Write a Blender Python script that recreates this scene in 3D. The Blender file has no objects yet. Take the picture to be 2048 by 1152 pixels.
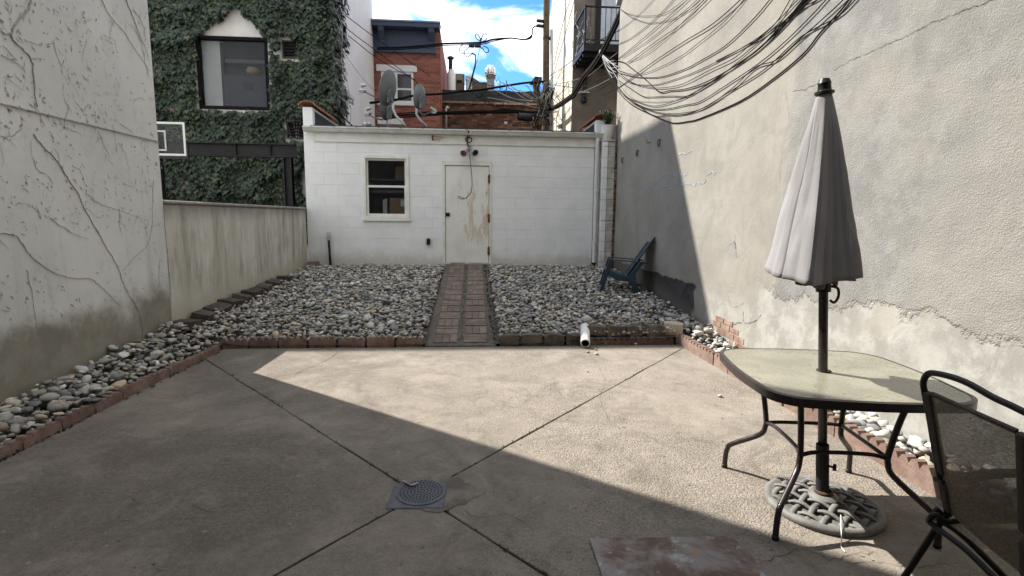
import bpy, bmesh, math, random
import numpy as np
from mathutils import Vector, Matrix
from mathutils import noise as mnoise

random.seed(7)
rs = np.random.RandomState(11)
scene = bpy.context.scene
COL = scene.collection

# ------------------------------------------------------------------ camera
FPX, CAMZ = 1050.0, 1.48                       # focal length in px of a 2048 px wide frame, lens height
YAW, PITCH, ROLL = math.atan(84 / 1050), math.atan(141 / 1050), math.radians(0.6)
_f = Vector((math.sin(YAW) * math.cos(PITCH), math.cos(YAW) * math.cos(PITCH), -math.sin(PITCH)))
_r = _f.cross(Vector((0, 0, 1))).normalized()
_u = _r.cross(_f)
_R = _r * math.cos(ROLL) + _u * math.sin(ROLL)
_U = _u * math.cos(ROLL) - _r * math.sin(ROLL)
cam = bpy.data.cameras.new('camera')
cam.sensor_width = 36.0
cam.lens = 36.0 * FPX / 2048
cam.clip_start, cam.clip_end = 0.05, 500
camo = bpy.data.objects.new('camera', cam)
COL.objects.link(camo)
_m = Matrix((_R, _U, -_f)).transposed().to_4x4()
_m.translation = (0, 0, CAMZ)
camo.matrix_world = _m
scene.camera = camo
CAM = Vector((0, 0, CAMZ))

# ------------------------------------------------------------------ light
SUN_DIR = Vector((-1.0, 0.8, 1.3)).normalized()            # towards the sun
SUN_EL = math.asin(SUN_DIR.z)
SUN_AZ = math.atan2(SUN_DIR.x, SUN_DIR.y)
SUN_STRENGTH, SKY_STRENGTH, EXPOSURE = 3.3, 0.15, 1.78
sun = bpy.data.lights.new('sun', 'SUN')
sun.energy, sun.angle, sun.color = SUN_STRENGTH, math.radians(0.53), (1.0, 0.955, 0.885)
suno = bpy.data.objects.new('sun', sun)
COL.objects.link(suno)
suno.rotation_euler = (-SUN_DIR).to_track_quat('-Z', 'Y').to_euler()
suno.location = (-8, 10, 20)

world = bpy.data.worlds.new('World')
scene.world = world
world.use_nodes = True
wn = world.node_tree
for n in list(wn.nodes):
    wn.nodes.remove(n)
def wadd(t, **kw):
    n = wn.nodes.new(t)
    for k, v in kw.items():
        setattr(n, k, v)
    return n
w_out = wadd('ShaderNodeOutputWorld'); w_bg = wadd('ShaderNodeBackground')
w_sky = wadd('ShaderNodeTexSky', sky_type='NISHITA')
w_sky.sun_disc = False
w_sky.sun_elevation = SUN_EL
w_sky.sun_rotation = SUN_AZ
w_sky.altitude = 0; w_sky.air_density = 1.0; w_sky.dust_density = 0.6; w_sky.ozone_density = 2.0
w_tc = wadd('ShaderNodeTexCoord')
w_sep = wadd('ShaderNodeSeparateXYZ')
wn.links.new(w_tc.outputs['Generated'], w_sep.inputs[0])
w_z = wadd('ShaderNodeMath', operation='MAXIMUM'); w_z.inputs[1].default_value = 0.04
wn.links.new(w_sep.outputs['Z'], w_z.inputs[0])
w_za = wadd('ShaderNodeMath', operation='ADD'); w_za.inputs[1].default_value = 0.12
wn.links.new(w_z.outputs[0], w_za.inputs[0])
w_dx = wadd('ShaderNodeMath', operation='DIVIDE'); w_dy = wadd('ShaderNodeMath', operation='DIVIDE')
wn.links.new(w_sep.outputs['X'], w_dx.inputs[0]); wn.links.new(w_za.outputs[0], w_dx.inputs[1])
wn.links.new(w_sep.outputs['Y'], w_dy.inputs[0]); wn.links.new(w_za.outputs[0], w_dy.inputs[1])
w_cmb = wadd('ShaderNodeCombineXYZ')
wn.links.new(w_dx.outputs[0], w_cmb.inputs[0]); wn.links.new(w_dy.outputs[0], w_cmb.inputs[1])
w_cmb.inputs[2].default_value = 1.7
w_n = wadd('ShaderNodeTexNoise')
w_n.inputs['Scale'].default_value = 2.1; w_n.inputs['Detail'].default_value = 9
w_n.inputs['Roughness'].default_value = 0.55; w_n.inputs['Distortion'].default_value = 0.4
wn.links.new(w_cmb.outputs[0], w_n.inputs['Vector'])
w_mr = wadd('ShaderNodeMapRange', interpolation_type='SMOOTHSTEP')
w_mr.inputs['From Min'].default_value = 0.42; w_mr.inputs['From Max'].default_value = 0.58
wn.links.new(w_n.outputs['Fac'], w_mr.inputs['Value'])
w_mix = wadd('ShaderNodeMix', data_type='RGBA')
w_mix.inputs[7].default_value = (4.5, 4.65, 4.8, 1)           # sunlit cloud
wn.links.new(w_mr.outputs[0], w_mix.inputs[0])
w_tint = wadd('ShaderNodeMix', data_type='RGBA', blend_type='MULTIPLY')
w_tint.inputs[0].default_value = 1.0
w_tint.inputs[7].default_value = (0.17, 0.34, 0.52, 1)
wn.links.new(w_sky.outputs[0], w_tint.inputs[6])
wn.links.new(w_tint.outputs[2], w_mix.inputs[6])
wn.links.new(w_mix.outputs[2], w_bg.inputs['Color'])
w_bg.inputs['Strength'].default_value = SKY_STRENGTH
wn.links.new(w_bg.outputs[0], w_out.inputs[0])

scene.render.engine = 'CYCLES'
scene.cycles.use_denoising = True
scene.cycles.max_bounces = 8
scene.cycles.diffuse_bounces = 4
scene.cycles.transparent_max_bounces = 12
scene.cycles.caustics_reflective = False
scene.cycles.caustics_refractive = False
scene.view_settings.view_transform = 'Standard'
scene.view_settings.look = 'None'
scene.view_settings.gamma = 1.0
scene.view_settings.use_curve_mapping = False
scene.view_settings.exposure = EXPOSURE

# ------------------------------------------------------------------ measuring helpers: a sight line met with a real plane
def sight(px, py):
    return _f * FPX + _R * (px - 1024) - _U * (py - 576)
def onz(px, py, z=0.0):
    d = sight(px, py); return CAM + d * ((z - CAMZ) / d.z)
def onx(px, py, x):
    d = sight(px, py); return CAM + d * (x / d.x)
def ony(px, py, y):
    d = sight(px, py); return CAM + d * (y / d.y)
def onpl(px, py, p0, n):
    d = sight(px, py); p0 = Vector(p0); n = Vector(n); return CAM + d * ((p0 - CAM).dot(n) / d.dot(n))

# ------------------------------------------------------------------ scene graph helpers
WLOC = {}
def tag(o, label=None, cat=None, group=None, kind=None):
    if label: o['label'] = label
    if cat: o['category'] = cat
    if group: o['group'] = group
    if kind: o['kind'] = kind
    return o
def thing(name, label, cat, loc=(0, 0, 0), group=None):
    o = bpy.data.objects.new(name, None)
    o.empty_display_size = 0.1
    COL.objects.link(o)
    o.location = loc
    WLOC[o] = Vector(loc)
    return tag(o, label, cat, group)
def origin(o):
    return WLOC.get(o, Vector((0, 0, 0)))
def addobj(name, me, parent=None, mat=None, loc=None, rot=None, scale=None):
    o = bpy.data.objects.new(name, me)
    COL.objects.link(o)
    if mat is not None and len(me.materials) == 0:
        me.materials.append(mat)
    base = Vector((0, 0, 0))
    if parent is not None:
        o.parent = parent
        base = origin(parent)
    if loc is not None:
        o.location = Vector(loc) - base
        WLOC[o] = Vector(loc)
    else:
        WLOC[o] = base.copy()
    if rot is not None: o.rotation_euler = rot
    if scale is not None: o.scale = scale
    return o

def catmull(pts, per=6):
    pts = [Vector(p) for p in pts]
    if len(pts) < 3: return pts
    out = []
    P = [pts[0] * 2 - pts[1]] + pts + [pts[-1] * 2 - pts[-2]]
    for i in range(1, len(P) - 2):
        p0, p1, p2, p3 = P[i - 1:i + 3]
        for k in range(per):
            t = k / per
            out.append(0.5 * ((2 * p1) + (p2 - p0) * t + (2 * p0 - 5 * p1 + 4 * p2 - p3) * t * t + (3 * p1 - p0 - 3 * p2 + p3) * t ** 3))
    out.append(pts[-1])
    return out

class MB:
    def __init__(s):
        s.v = []; s.f = []
    def quad(s, a, b, c, d):
        i = len(s.v); s.v += [tuple(a), tuple(b), tuple(c), tuple(d)]; s.f.append((i, i + 1, i + 2, i + 3)); return s
    def box(s, lo, hi, M=None):
        i = len(s.v)
        P = [(x, y, z) for z in (lo[2], hi[2]) for y in (lo[1], hi[1]) for x in (lo[0], hi[0])]
        if M is not None: P = [tuple(M @ Vector(p)) for p in P]
        s.v += P
        s.f += [tuple(i + k for k in q) for q in ((0, 2, 3, 1), (4, 5, 7, 6), (0, 1, 5, 4), (2, 6, 7, 3), (0, 4, 6, 2), (1, 3, 7, 5))]
        return s
    def bar(s, a, b, w, h, up=(0, 0, 1)):
        a, b = Vector(a), Vector(b); d = (b - a); L = d.length; d.normalize()
        side = d.cross(Vector(up))
        if side.length < 1e-4: side = d.cross(Vector((1, 0, 0)))
        side.normalize(); u2 = side.cross(d)
        M = Matrix((side, d, u2)).transposed().to_4x4(); M.translation = a
        return s.box((-w / 2, 0, -h / 2), (w / 2, L, h / 2), M)
    def tube(s, path, r, n=8, cap=True, r2=None):
        path = [Vector(p) for p in path]
        m = len(path)
        rad = [r] * m if not isinstance(r, (list, tuple)) else list(r)
        if r2 is not None: rad = [r + (r2 - r) * k / (m - 1) for k in range(m)]
        base = len(s.v)
        t0 = (path[1] - path[0]).normalized()
        ref = Vector((0, 0, 1)) if abs(t0.z) < 0.9 else Vector((1, 0, 0))
        nx = t0.cross(ref).normalized()
        for k in range(m):
            t = (path[min(k + 1, m - 1)] - path[max(k - 1, 0)])
            if t.length < 1e-9: t = t0
            t.normalize()
            nx = (nx - t * nx.dot(t))
            if nx.length < 1e-6: nx = t.cross(Vector((0.3, 0.8, 0.5)))
            nx.normalize(); ny = t.cross(nx)
            for j in range(n):
                a = 2 * math.pi * j / n
                s.v.append(tuple(path[k] + (nx * math.cos(a) + ny * math.sin(a)) * rad[k]))
        for k in range(m - 1):
            for j in range(n):
                a = base + k * n + j; b = base + k * n + (j + 1) % n
                s.f.append((a, b, b + n, a + n))
        if cap:
            s.f.append(tuple(base + j for j in reversed(range(n))))
            s.f.append(tuple(base + (m - 1) * n + j for j in range(n)))
        return s
    def lathe(s, prof, n=20, M=None, cap=True):
        base = len(s.v)
        for r, z in prof:
            for j in range(n):
                a = 2 * math.pi * j / n
                p = Vector((r * math.cos(a), r * math.sin(a), z))
                s.v.append(tuple(M @ p if M is not None else p))
        for k in range(len(prof) - 1):
            for j in range(n):
                a = base + k * n + j; b = base + k * n + (j + 1) % n
                s.f.append((a, b, b + n, a + n))
        if cap:
            s.f.append(tuple(base + j for j in reversed(range(n))))
            k = base + (len(prof) - 1) * n
            s.f.append(tuple(k + j for j in range(n)))
        return s
    def prism(s, poly, axis, a, b):
        """poly: 2D outline; axis 0/1/2 = direction of extrusion from a to b"""
        i = len(s.v); n = len(poly)
        def mk(p, c):
            q = list(p); q.insert(axis, c); return tuple(q)
        s.v += [mk(p, a) for p in poly] + [mk(p, b) for p in poly]
        s.f.append(tuple(i + k for k in range(n))); s.f.append(tuple(i + n + k for k in reversed(range(n))))
        for k in range(n):
            l = (k + 1) % n
            s.f.append((i + k, i + n + k, i + n + l, i + l))
        return s
    def ribbon(s, pts, w, normal, jit=0.0):
        pts = [Vector(p) for p in pts]; nrm = Vector(normal)
        i = len(s.v); m = len(pts)
        for k, p in enumerate(pts):
            t = (pts[min(k + 1, m - 1)] - pts[max(k - 1, 0)]).normalized()
            sd = t.cross(nrm).normalized()
            ww = w * (0.5 + random.uniform(-jit, jit)) * (0.25 if k in (0, m - 1) else 1)
            s.v += [tuple(p - sd * ww), tuple(p + sd * ww)]
        for k in range(m - 1):
            s.f.append((i + 2 * k, i + 2 * k + 1, i + 2 * k + 3, i + 2 * k + 2))
        return s
    def mesh(s, name, off=(0, 0, 0)):
        me = bpy.data.meshes.new(name)
        o = Vector(off)
        me.from_pydata([tuple(Vector(p) - o) for p in s.v], [], s.f)
        me.update()
        return me
    def build(s, name, mat, parent=None, smooth=False, bevel=0.0, seg=1, recalc=True, auto=None):
        off = origin(parent) if parent is not None else Vector((0, 0, 0))
        me = s.mesh(name, off)
        if recalc:
            bm = bmesh.new(); bm.from_mesh(me)
            bmesh.ops.recalc_face_normals(bm, faces=bm.faces)
            bm.to_mesh(me); bm.free()
        o = addobj(name, me, parent, mat)
        if smooth:
            for p in me.polygons: p.use_smooth = True
            if auto is not None:
                me.set_sharp_from_angle(angle=math.radians(auto))
        if bevel > 0:
            b = o.modifiers.new('bevel', 'BEVEL'); b.width = bevel; b.segments = seg; b.limit_method = 'ANGLE'; b.angle_limit = math.radians(35)
        return o

def join_instances(name, bases, idx, mats, rnd, mat, parent=None, smooth=True):
    """many placed copies of a few base shapes as ONE mesh; a per-face 'rnd' value gives each its own colour"""
    V = []; L = []; PS = []; R = []; nv = 0
    for b, (bv, bf) in enumerate(bases):
        sel = np.where(idx == b)[0]
        if len(sel) == 0: continue
        bv = np.asarray(bv, float); bf = np.asarray(bf, int)
        M = mats[sel]
        pts = np.einsum('nij,kj->nki', M[:, :3, :3], bv) + M[:, None, :3, 3]
        k = len(bv); n = len(sel)
        fl = bf.ravel()[None, :] + (np.arange(n) * k)[:, None] + nv
        V.append(pts.reshape(-1, 3)); L.append(fl.ravel())
        PS.append(np.full(n * len(bf), bf.shape[1])); R.append(np.repeat(rnd[sel], len(bf)))
        nv += n * k
    V = np.concatenate(V); L = np.concatenate(L); PS = np.concatenate(PS); R = np.concatenate(R)
    me = bpy.data.meshes.new(name)
    me.vertices.add(len(V)); me.vertices.foreach_set('co', (V - np.array(origin(parent) if parent else (0, 0, 0))).ravel())
    me.loops.add(len(L)); me.loops.foreach_set('vertex_index', L.astype(np.int32))
    me.polygons.add(len(PS))
    st = np.concatenate([[0], np.cumsum(PS)[:-1]])
    me.polygons.foreach_set('loop_start', st.astype(np.int32))
    me.polygons.foreach_set('use_smooth', np.full(len(PS), smooth))
    me.update(calc_edges=True)
    at = me.attributes.new('rnd', 'FLOAT', 'FACE'); at.data.foreach_set('value', R.astype(np.float32))
    o = addobj(name, me, parent, mat)
    o['kind'] = 'stuff'
    return o

# ------------------------------------------------------------------ node helpers
class S:
    def __init__(s, m, k): s.m, s.k = m, k
    def _op(s, o, op, rev=False):
        n = s.m.nt.nodes.new('ShaderNodeMath'); n.operation = op
        a, b = (o, s) if rev else (s, o)
        for i, q in enumerate((a, b)):
            if isinstance(q, S): s.m.nt.links.new(q.k, n.inputs[i])
            else: n.inputs[i].default_value = q
        return S(s.m, n.outputs[0])
    def __add__(s, o): return s._op(o, 'ADD')
    __radd__ = __add__
    def __sub__(s, o): return s._op(o, 'SUBTRACT')
    def __rsub__(s, o): return s._op(o, 'SUBTRACT', True)
    def __mul__(s, o): return s._op(o, 'MULTIPLY')
    __rmul__ = __mul__
    def __truediv__(s, o): return s._op(o, 'DIVIDE')
    def max(s, o): return s._op(o, 'MAXIMUM')
    def min(s, o): return s._op(o, 'MINIMUM')
    def frac(s): return s._op(0, 'FRACT')
    def abs(s): return s._op(0, 'ABSOLUTE')
    def pow(s, e): return s._op(e, 'POWER')
    def smooth(s, a, b, lo=0.0, hi=1.0):
        n = s.m.nt.nodes.new('ShaderNodeMapRange'); n.interpolation_type = 'SMOOTHSTEP'
        s.m.nt.links.new(s.k, n.inputs['Value'])
        if b < a: a, b, lo, hi = b, a, hi, lo
        n.inputs['From Min'].default_value = a; n.inputs['From Max'].default_value = b
        n.inputs['To Min'].default_value = lo; n.inputs['To Max'].default_value = hi
        return S(s.m, n.outputs[0])

class Mat:
    def __init__(s, name):
        s.mat = bpy.data.materials.new(name); s.mat.use_nodes = True
        s.nt = s.mat.node_tree
        s.b = s.nt.nodes['Principled BSDF']
        g = s.nt.nodes.new('ShaderNodeNewGeometry')
        s.pos = g.outputs['Position']; s.nrm = g.outputs['Normal']
        q = s.nt.nodes.new('ShaderNodeSeparateXYZ'); s.nt.links.new(s.pos, q.inputs[0])
        s.x, s.y, s.z = (S(s, q.outputs[i]) for i in range(3))
    def vec(s, sx=1, sy=1, sz=1, ox=0, oy=0, oz=0):
        n = s.nt.nodes.new('ShaderNodeMapping')
        n.inputs['Scale'].default_value = (sx, sy, sz); n.inputs['Location'].default_value = (ox, oy, oz)
        s.nt.links.new(s.pos, n.inputs[0]); return n.outputs[0]
    def noise(s, scale, detail=4, rough=0.55, vec=None, dist=0.0):
        n = s.nt.nodes.new('ShaderNodeTexNoise')
        n.inputs['Scale'].default_value = scale; n.inputs['Detail'].default_value = detail
        n.inputs['Roughness'].default_value = rough; n.inputs['Distortion'].default_value = dist
        s.nt.links.new(vec or s.pos, n.inputs['Vector']); return S(s, n.outputs['Fac'])
    def voro(s, scale, vec=None, feature='F1', out='Distance'):
        n = s.nt.nodes.new('ShaderNodeTexVoronoi'); n.feature = feature
        n.inputs['Scale'].default_value = scale
        s.nt.links.new(vec or s.pos, n.inputs['Vector']); return S(s, n.outputs[out])
    def attr(s, name):
        n = s.nt.nodes.new('ShaderNodeAttribute'); n.attribute_name = name; return S(s, n.outputs['Fac'])
    def rand(s):
        n = s.nt.nodes.new('ShaderNodeObjectInfo'); return S(s, n.outputs['Random'])
    def ramp(s, f, stops, interp='LINEAR'):
        n = s.nt.nodes.new('ShaderNodeValToRGB'); cr = n.color_ramp; cr.interpolation = interp
        while len(cr.elements) < len(stops): cr.elements.new(0.5)
        for e, (p, c) in zip(cr.elements, stops):
            e.position = p; e.color = (*c, 1)
        s.nt.links.new(f.k, n.inputs[0]); return S(s, n.outputs['Color'])
    def mix(s, f, a, b, blend='MIX'):
        n = s.nt.nodes.new('ShaderNodeMix'); n.data_type = 'RGBA'; n.blend_type = blend
        for i, q in ((0, f), (6, a), (7, b)):
            if isinstance(q, S): s.nt.links.new(q.k, n.inputs[i])
            elif i == 0: n.inputs[0].default_value = q
            else: n.inputs[i].default_value = (*q, 1)
        return S(s, n.outputs[2])
    def out(s, col, rough=0.8, bump=None, bs=0.4, bd=0.01, metal=0.0, spec=0.3, alpha=None, trans=0.0):
        b = s.b
        for key, q in (('Base Color', col), ('Roughness', rough), ('Metallic', metal), ('Specular IOR Level', spec)):
            if isinstance(q, S): s.nt.links.new(q.k, b.inputs[key])
            elif key == 'Base Color': b.inputs[key].default_value = (*q, 1)
            else: b.inputs[key].default_value = q
        if alpha is not None:
            if isinstance(alpha, S): s.nt.links.new(alpha.k, b.inputs['Alpha'])
            else: b.inputs['Alpha'].default_value = alpha
        if trans: b.inputs['Transmission Weight'].default_value = trans
        if bump is not None:
            n = s.nt.nodes.new('ShaderNodeBump')
            n.inputs['Strength'].default_value = bs; n.inputs['Distance'].default_value = bd
            s.nt.links.new(bump.k, n.inputs['Height']); s.nt.links.new(n.outputs[0], b.inputs['Normal'])
        return s.mat
def plain(name, c, rough=0.6, metal=0.0, var=0.25, scale=9.0, spec=0.3, bump=0.0):
    m = Mat(name)
    n = m.noise(scale, 5, 0.6)
    col = m.mix(n.smooth(0.3, 0.75), tuple(q * (1 - var) for q in c), tuple(min(1, q * (1 + var * 0.6)) for q in c))
    return m.out(col, n.smooth(0.2, 0.8, max(0.05, rough - 0.12), min(1, rough + 0.1)), bump=m.noise(scale * 9, 4) if bump else None, bs=bump, bd=0.004, metal=metal, spec=spec)

# ================================================================== MATERIALS
def m_patio():
    m = Mat('patio_concrete')
    big = m.noise(0.55, 4, 0.6); mid = m.noise(2.6, 9, 0.74, dist=0.6); fine = m.noise(38, 4, 0.7)
    col = m.mix(mid.smooth(0.32, 0.68), (0.165, 0.142, 0.118), (0.255, 0.224, 0.188))
    col = m.mix(big.smooth(0.45, 0.68), col, (0.175, 0.154, 0.123), 'MIX')
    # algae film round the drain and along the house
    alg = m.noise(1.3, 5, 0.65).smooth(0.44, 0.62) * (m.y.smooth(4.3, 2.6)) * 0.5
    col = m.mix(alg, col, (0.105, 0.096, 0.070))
    dark = m.noise(0.9, 9, 0.74, vec=m.vec(ox=9), dist=.5).smooth(0.38, 0.60) * m.x.smooth(1.0, -1.4) * 0.72  # blotchy stains; left side also painted darker to deepen its shade
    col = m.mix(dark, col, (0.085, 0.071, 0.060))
    # worn right half: the aggregate shows
    agg = (m.x.smooth(-0.6, 0.7) * m.noise(0.8, 3, 0.5, vec=m.vec(oy=4)).smooth(0.36, 0.55)).max(0.3)
    sp = m.voro(95); pit = m.noise(60, 3, 0.75)
    col = m.mix(agg * sp.smooth(0.42, 0.2) * 0.8, col, (0.37, 0.32, 0.268))
    col = m.mix(agg * pit.smooth(0.52, 0.64) * 0.85, col, (0.075, 0.062, 0.05))
    col = m.mix(fine.smooth(0.35, 0.75) * 0.35, col, (0.28, 0.243, 0.203))
    blot = m.noise(1.5, 10, 0.8, vec=m.vec(ox=3, oy=8), dist=1.0).smooth(.50, .66)
    col = m.mix(blot * .55, col, (0.09, 0.082, 0.068))
    pal = m.noise(1.1, 10, 0.78, vec=m.vec(ox=13, oy=2), dist=.8).smooth(.52, .66)
    col = m.mix(pal * .4, col, (0.285, 0.25, 0.205))
    ring = (m.noise(.9, 4, .6, vec=m.vec(ox=21)) - .5).abs().smooth(.03, .0)
    col = m.mix(ring * .25, col, (0.10, 0.085, 0.07))
    # pale spatter and dark spots
    spot = m.voro(7.0, vec=m.vec(ox=2)).smooth(0.09, 0.05) * m.noise(30, 2).smooth(0.4, 0.6)
    col = m.mix(spot * 0.4, col, (0.38, 0.36, 0.33))
    spot2 = m.voro(4.2, vec=m.vec(ox=7, oy=3)).smooth(0.14, 0.03) * m.noise(12, 3).smooth(0.45, 0.6)
    col = m.mix(spot2 * 0.5, col, (0.10, 0.085, 0.07))
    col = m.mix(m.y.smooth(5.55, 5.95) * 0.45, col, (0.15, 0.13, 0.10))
    bmp = fine * 0.6 + agg * sp * 0.9 + m.noise(9, 4) * 0.8
    return m.out(col, 0.92, bmp, 0.55, 0.012, spec=0.2)
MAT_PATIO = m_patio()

def m_stucco_left():
    m = Mat('white_stucco_stained')
    n1 = m.noise(0.9, 5, 0.6); n2 = m.noise(14, 5, 0.65)
    col = m.mix(n1.smooth(0.3, 0.7), (0.64, 0.65, 0.635), (0.75, 0.76, 0.745))
    smear = m.noise(5, 5, 0.7, vec=m.vec(1, 1.0, 0.8)).smooth(0.52, 0.72)
    col = m.mix(smear * 0.3, col, (0.42, 0.42, 0.40))
    fl = m.noise(26, 3, 0.6, vec=m.vec(1, 1.0, 0.55), dist=1.2).smooth(0.64, 0.72) * m.noise(2.3, 3).smooth(0.42, 0.6)
    col = m.mix(fl * 0.45, col, (0.27, 0.265, 0.25))
    drip = m.noise(3.6, 4, 0.6, vec=m.vec(1, 1.6, 0.16)).smooth(0.5, 0.75) * m.z.smooth(2.2, 0.7)
    col = m.mix(drip * 0.4, col, (0.30, 0.285, 0.235))
    edge = m.noise(1.5, 5, 0.65) * 0.75 + m.z
    st = edge.smooth(1.16, 0.86)
    col = m.mix(st * 0.85, col, m.mix(m.noise(3.0, 5, 0.7).smooth(0.35, 0.65), (0.165, 0.150, 0.112), (0.27, 0.25, 0.195)))
    low = (m.noise(2.5, 4) * 0.3 + m.z).smooth(0.45, 0.2)
    col = m.mix(low * 0.75, col, (0.27, 0.225, 0.14))
    return m.out(col, 0.9, n2 * 0.6 + m.noise(3, 3), 0.25, 0.01, spec=0.2)
MAT_STUCCO_LEFT = m_stucco_left()

def m_low_wall():
    m = Mat('streaked_concrete')
    st = m.noise(2.2, 6, 0.62, vec=m.vec(2, 2.4, 0.17)); st2 = m.noise(7, 5, 0.6, vec=m.vec(2, 1.5, 0.12, oy=3)); n1 = m.noise(2.2, 5)
    col = m.mix(st.smooth(0.36, 0.64), (0.50, 0.485, 0.425), (0.68, 0.67, 0.62))
    col = m.mix(st2.smooth(0.52, 0.72) * 0.55, col, (0.30, 0.285, 0.235))
    col = m.mix(st2.smooth(0.33, 0.25) * 0.6, col, (0.66, 0.645, 0.60))
    col = m.mix(m.noise(1.6, 6, 0.7, dist=.8).smooth(.45, .65) * .55, col, (0.50, 0.475, 0.40))
    col = m.mix(m.y.smooth(6.45, 6.05) * 0.8, col, (0.60, 0.595, 0.56))
    ds_ = m.noise(3.1, 6, 0.66, vec=m.vec(2, 1.2, .22, oy=11)).smooth(.5, .68) * m.z.smooth(.35, .8)
    col = m.mix(ds_ * .6, col, (0.20, 0.188, 0.15))
    top = (m.z + n1 * 0.2).smooth(1.45, 1.72)
    col = m.mix(top * 0.7, col, (0.17, 0.155, 0.13))
    base = (m.z - (m.y - 6.0) * 0.055 + n1 * 0.35).smooth(0.72, 0.55)
    col = m.mix(base * 0.75, col, (0.52, 0.48, 0.385))
    col = m.mix(n1.smooth(0.55, 0.75) * 0.35, col, (0.30, 0.28, 0.205))
    return m.out(col, 0.92, m.noise(20, 5) + st * 0.5, 0.3, 0.01, spec=0.2)
MAT_LOW_WALL = m_low_wall()

def m_right_wall():
    m = Mat('patched_beige_stucco')
    w = m.noise(1.1, 5, 0.65); w2 = m.noise(4.5, 6, 0.65); f = m.noise(30, 5, 0.7)
    beige = m.mix(w.smooth(0.32, 0.68), (0.235, 0.219, 0.187), (0.295, 0.278, 0.243))
    beige = m.mix(w2.smooth(0.55, 0.75) * 0.5, beige, (0.25, 0.227, 0.19))
    stn = m.noise(1.7, 6, 0.68, vec=m.vec(oy=8), dist=.9).smooth(.48, .68)
    beige = m.mix(stn * .7, beige, (0.215, 0.206, 0.19))
    run = m.noise(5, 4, 0.6, vec=m.vec(1, 1, 0.14)).smooth(0.55, 0.75)
    beige = m.mix(run * 0.3, beige, (0.235, 0.21, 0.175))
    ag = m.voro(105); ag2 = m.noise(75, 5, 0.78)
    grey = m.mix(w2.smooth(0.35, 0.65), (0.192, 0.188, 0.178), (0.265, 0.259, 0.245))
    grey = m.mix(m.noise(0.8, 4, 0.6, vec=m.vec(oy=5)).smooth(0.45, 0.65) * 0.7, grey, (0.29, 0.273, 0.24))
    grey = m.mix(m.noise(1.3, 6, 0.7, vec=m.vec(oz=5), dist=.8).smooth(.46, .64) * .6, grey, (0.215, 0.207, 0.195))
    grey = m.mix(ag2.smooth(0.58, 0.7) * 0.75, grey, (0.125, 0.117, 0.106))
    grey = m.mix(ag.smooth(0.26, 0.1) * 0.7, grey, (0.48, 0.465, 0.435))
    pale = m.mix(w2.smooth(0.4, 0.62), (0.262, 0.256, 0.232), (0.36, 0.353, 0.325))
    pale = m.mix(m.noise(2.2, 5, 0.6).smooth(0.52, 0.7) * 0.7, pale, (0.33, 0.31, 0.262))
    # rough coat: from Y = 4.7 towards the house, down to a ragged line about 0.85 m up
    gz = (m.y + (w - 0.5) * 0.5).smooth(4.75, 4.6)
    line = m.z + (m.noise(2.6, 6, 0.7, vec=m.vec(oy=1.5)) - 0.5) * 0.75 + (m.y - 3.2) * 0.02
    cut = line.smooth(0.87, 0.81)
    col = m.mix(gz, beige, grey)
    ptop = (m.y).smooth(5.35, 4.6)
    col = m.mix(cut * ptop, col, pale)
    lowb = (m.z + (w2 - 0.5) * 0.5).smooth(0.75, 0.5) * m.y.smooth(6.6, 5.9)
    col = m.mix(lowb * 0.75, col, pale)
    lip = (line - 0.84).abs().smooth(0.035, 0.0) * ptop * m.y.smooth(4.9, 4.6)
    col = m.mix(lip * 0.22, col, (0.17, 0.16, 0.14))
    # tar coat at the foot of the wall behind the lounge chair
    tl = m.z + (m.noise(3.5, 5, 0.7) - 0.5) * 0.14
    tar = tl.smooth(0.67, 0.645) * (m.y + (m.noise(6, 4) - 0.5) * 0.3).smooth(6.42, 6.47)
    tarc = m.mix(w2.smooth(0.4, 0.65), (0.03, 0.027, 0.03), (0.062, 0.056, 0.056))
    col = m.mix(tar * 0.95, col, tarc)
    dmp = (m.z - m.y.smooth(6, 10) * 0.4 + (w2 - 0.5) * 0.4).smooth(0.45, 0.2) * m.y.smooth(5.9, 6.2)
    col = m.mix(dmp * 0.4, col, (0.2, 0.175, 0.13))
    bmp = f * 0.3 + m.noise(3.2, 6, 0.62, dist=.7) * 1.6 + gz * (1.0 - cut) * (ag * 0.35 + ag2 * 0.75) - cut * ptop * 0.4 - tar * 0.4
    return m.out(col, 0.93, bmp, 0.75, 0.009, spec=0.15)
MAT_RIGHT_WALL = m_right_wall()

def m_white_block():
    m = Mat('white_block_paint')
    n = m.noise(3, 5, 0.6); r = m.rand()
    col = m.mix(n.smooth(0.3, 0.7), (0.78, 0.795, 0.79), (0.86, 0.87, 0.86))
    col = m.mix(r * 0.18, col, (0.73, 0.74, 0.73))
    grime = (m.z + (m.noise(4, 5, 0.7) - 0.5) * 0.5).smooth(0.86, 0.56)
    col = m.mix(grime * 0.55, col, (0.43, 0.39, 0.29))
    fl = m.noise(13, 4, 0.7).smooth(0.70, 0.74) * m.x.smooth(1.2, 2.6)
    col = m.mix(fl * 0.7, col, (0.25, 0.24, 0.22))
    drip = m.noise(5, 4, 0.6, vec=m.vec(1, 1, 0.1)).smooth(0.6, 0.8)
    col = m.mix(drip * 0.2, col, (0.5, 0.48, 0.42))
    return m.out(col, 0.6, m.noise(24, 5) + m.noise(90, 3) * 0.5, 0.25, 0.006, spec=0.3)
MAT_BLOCK = m_white_block()

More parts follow.
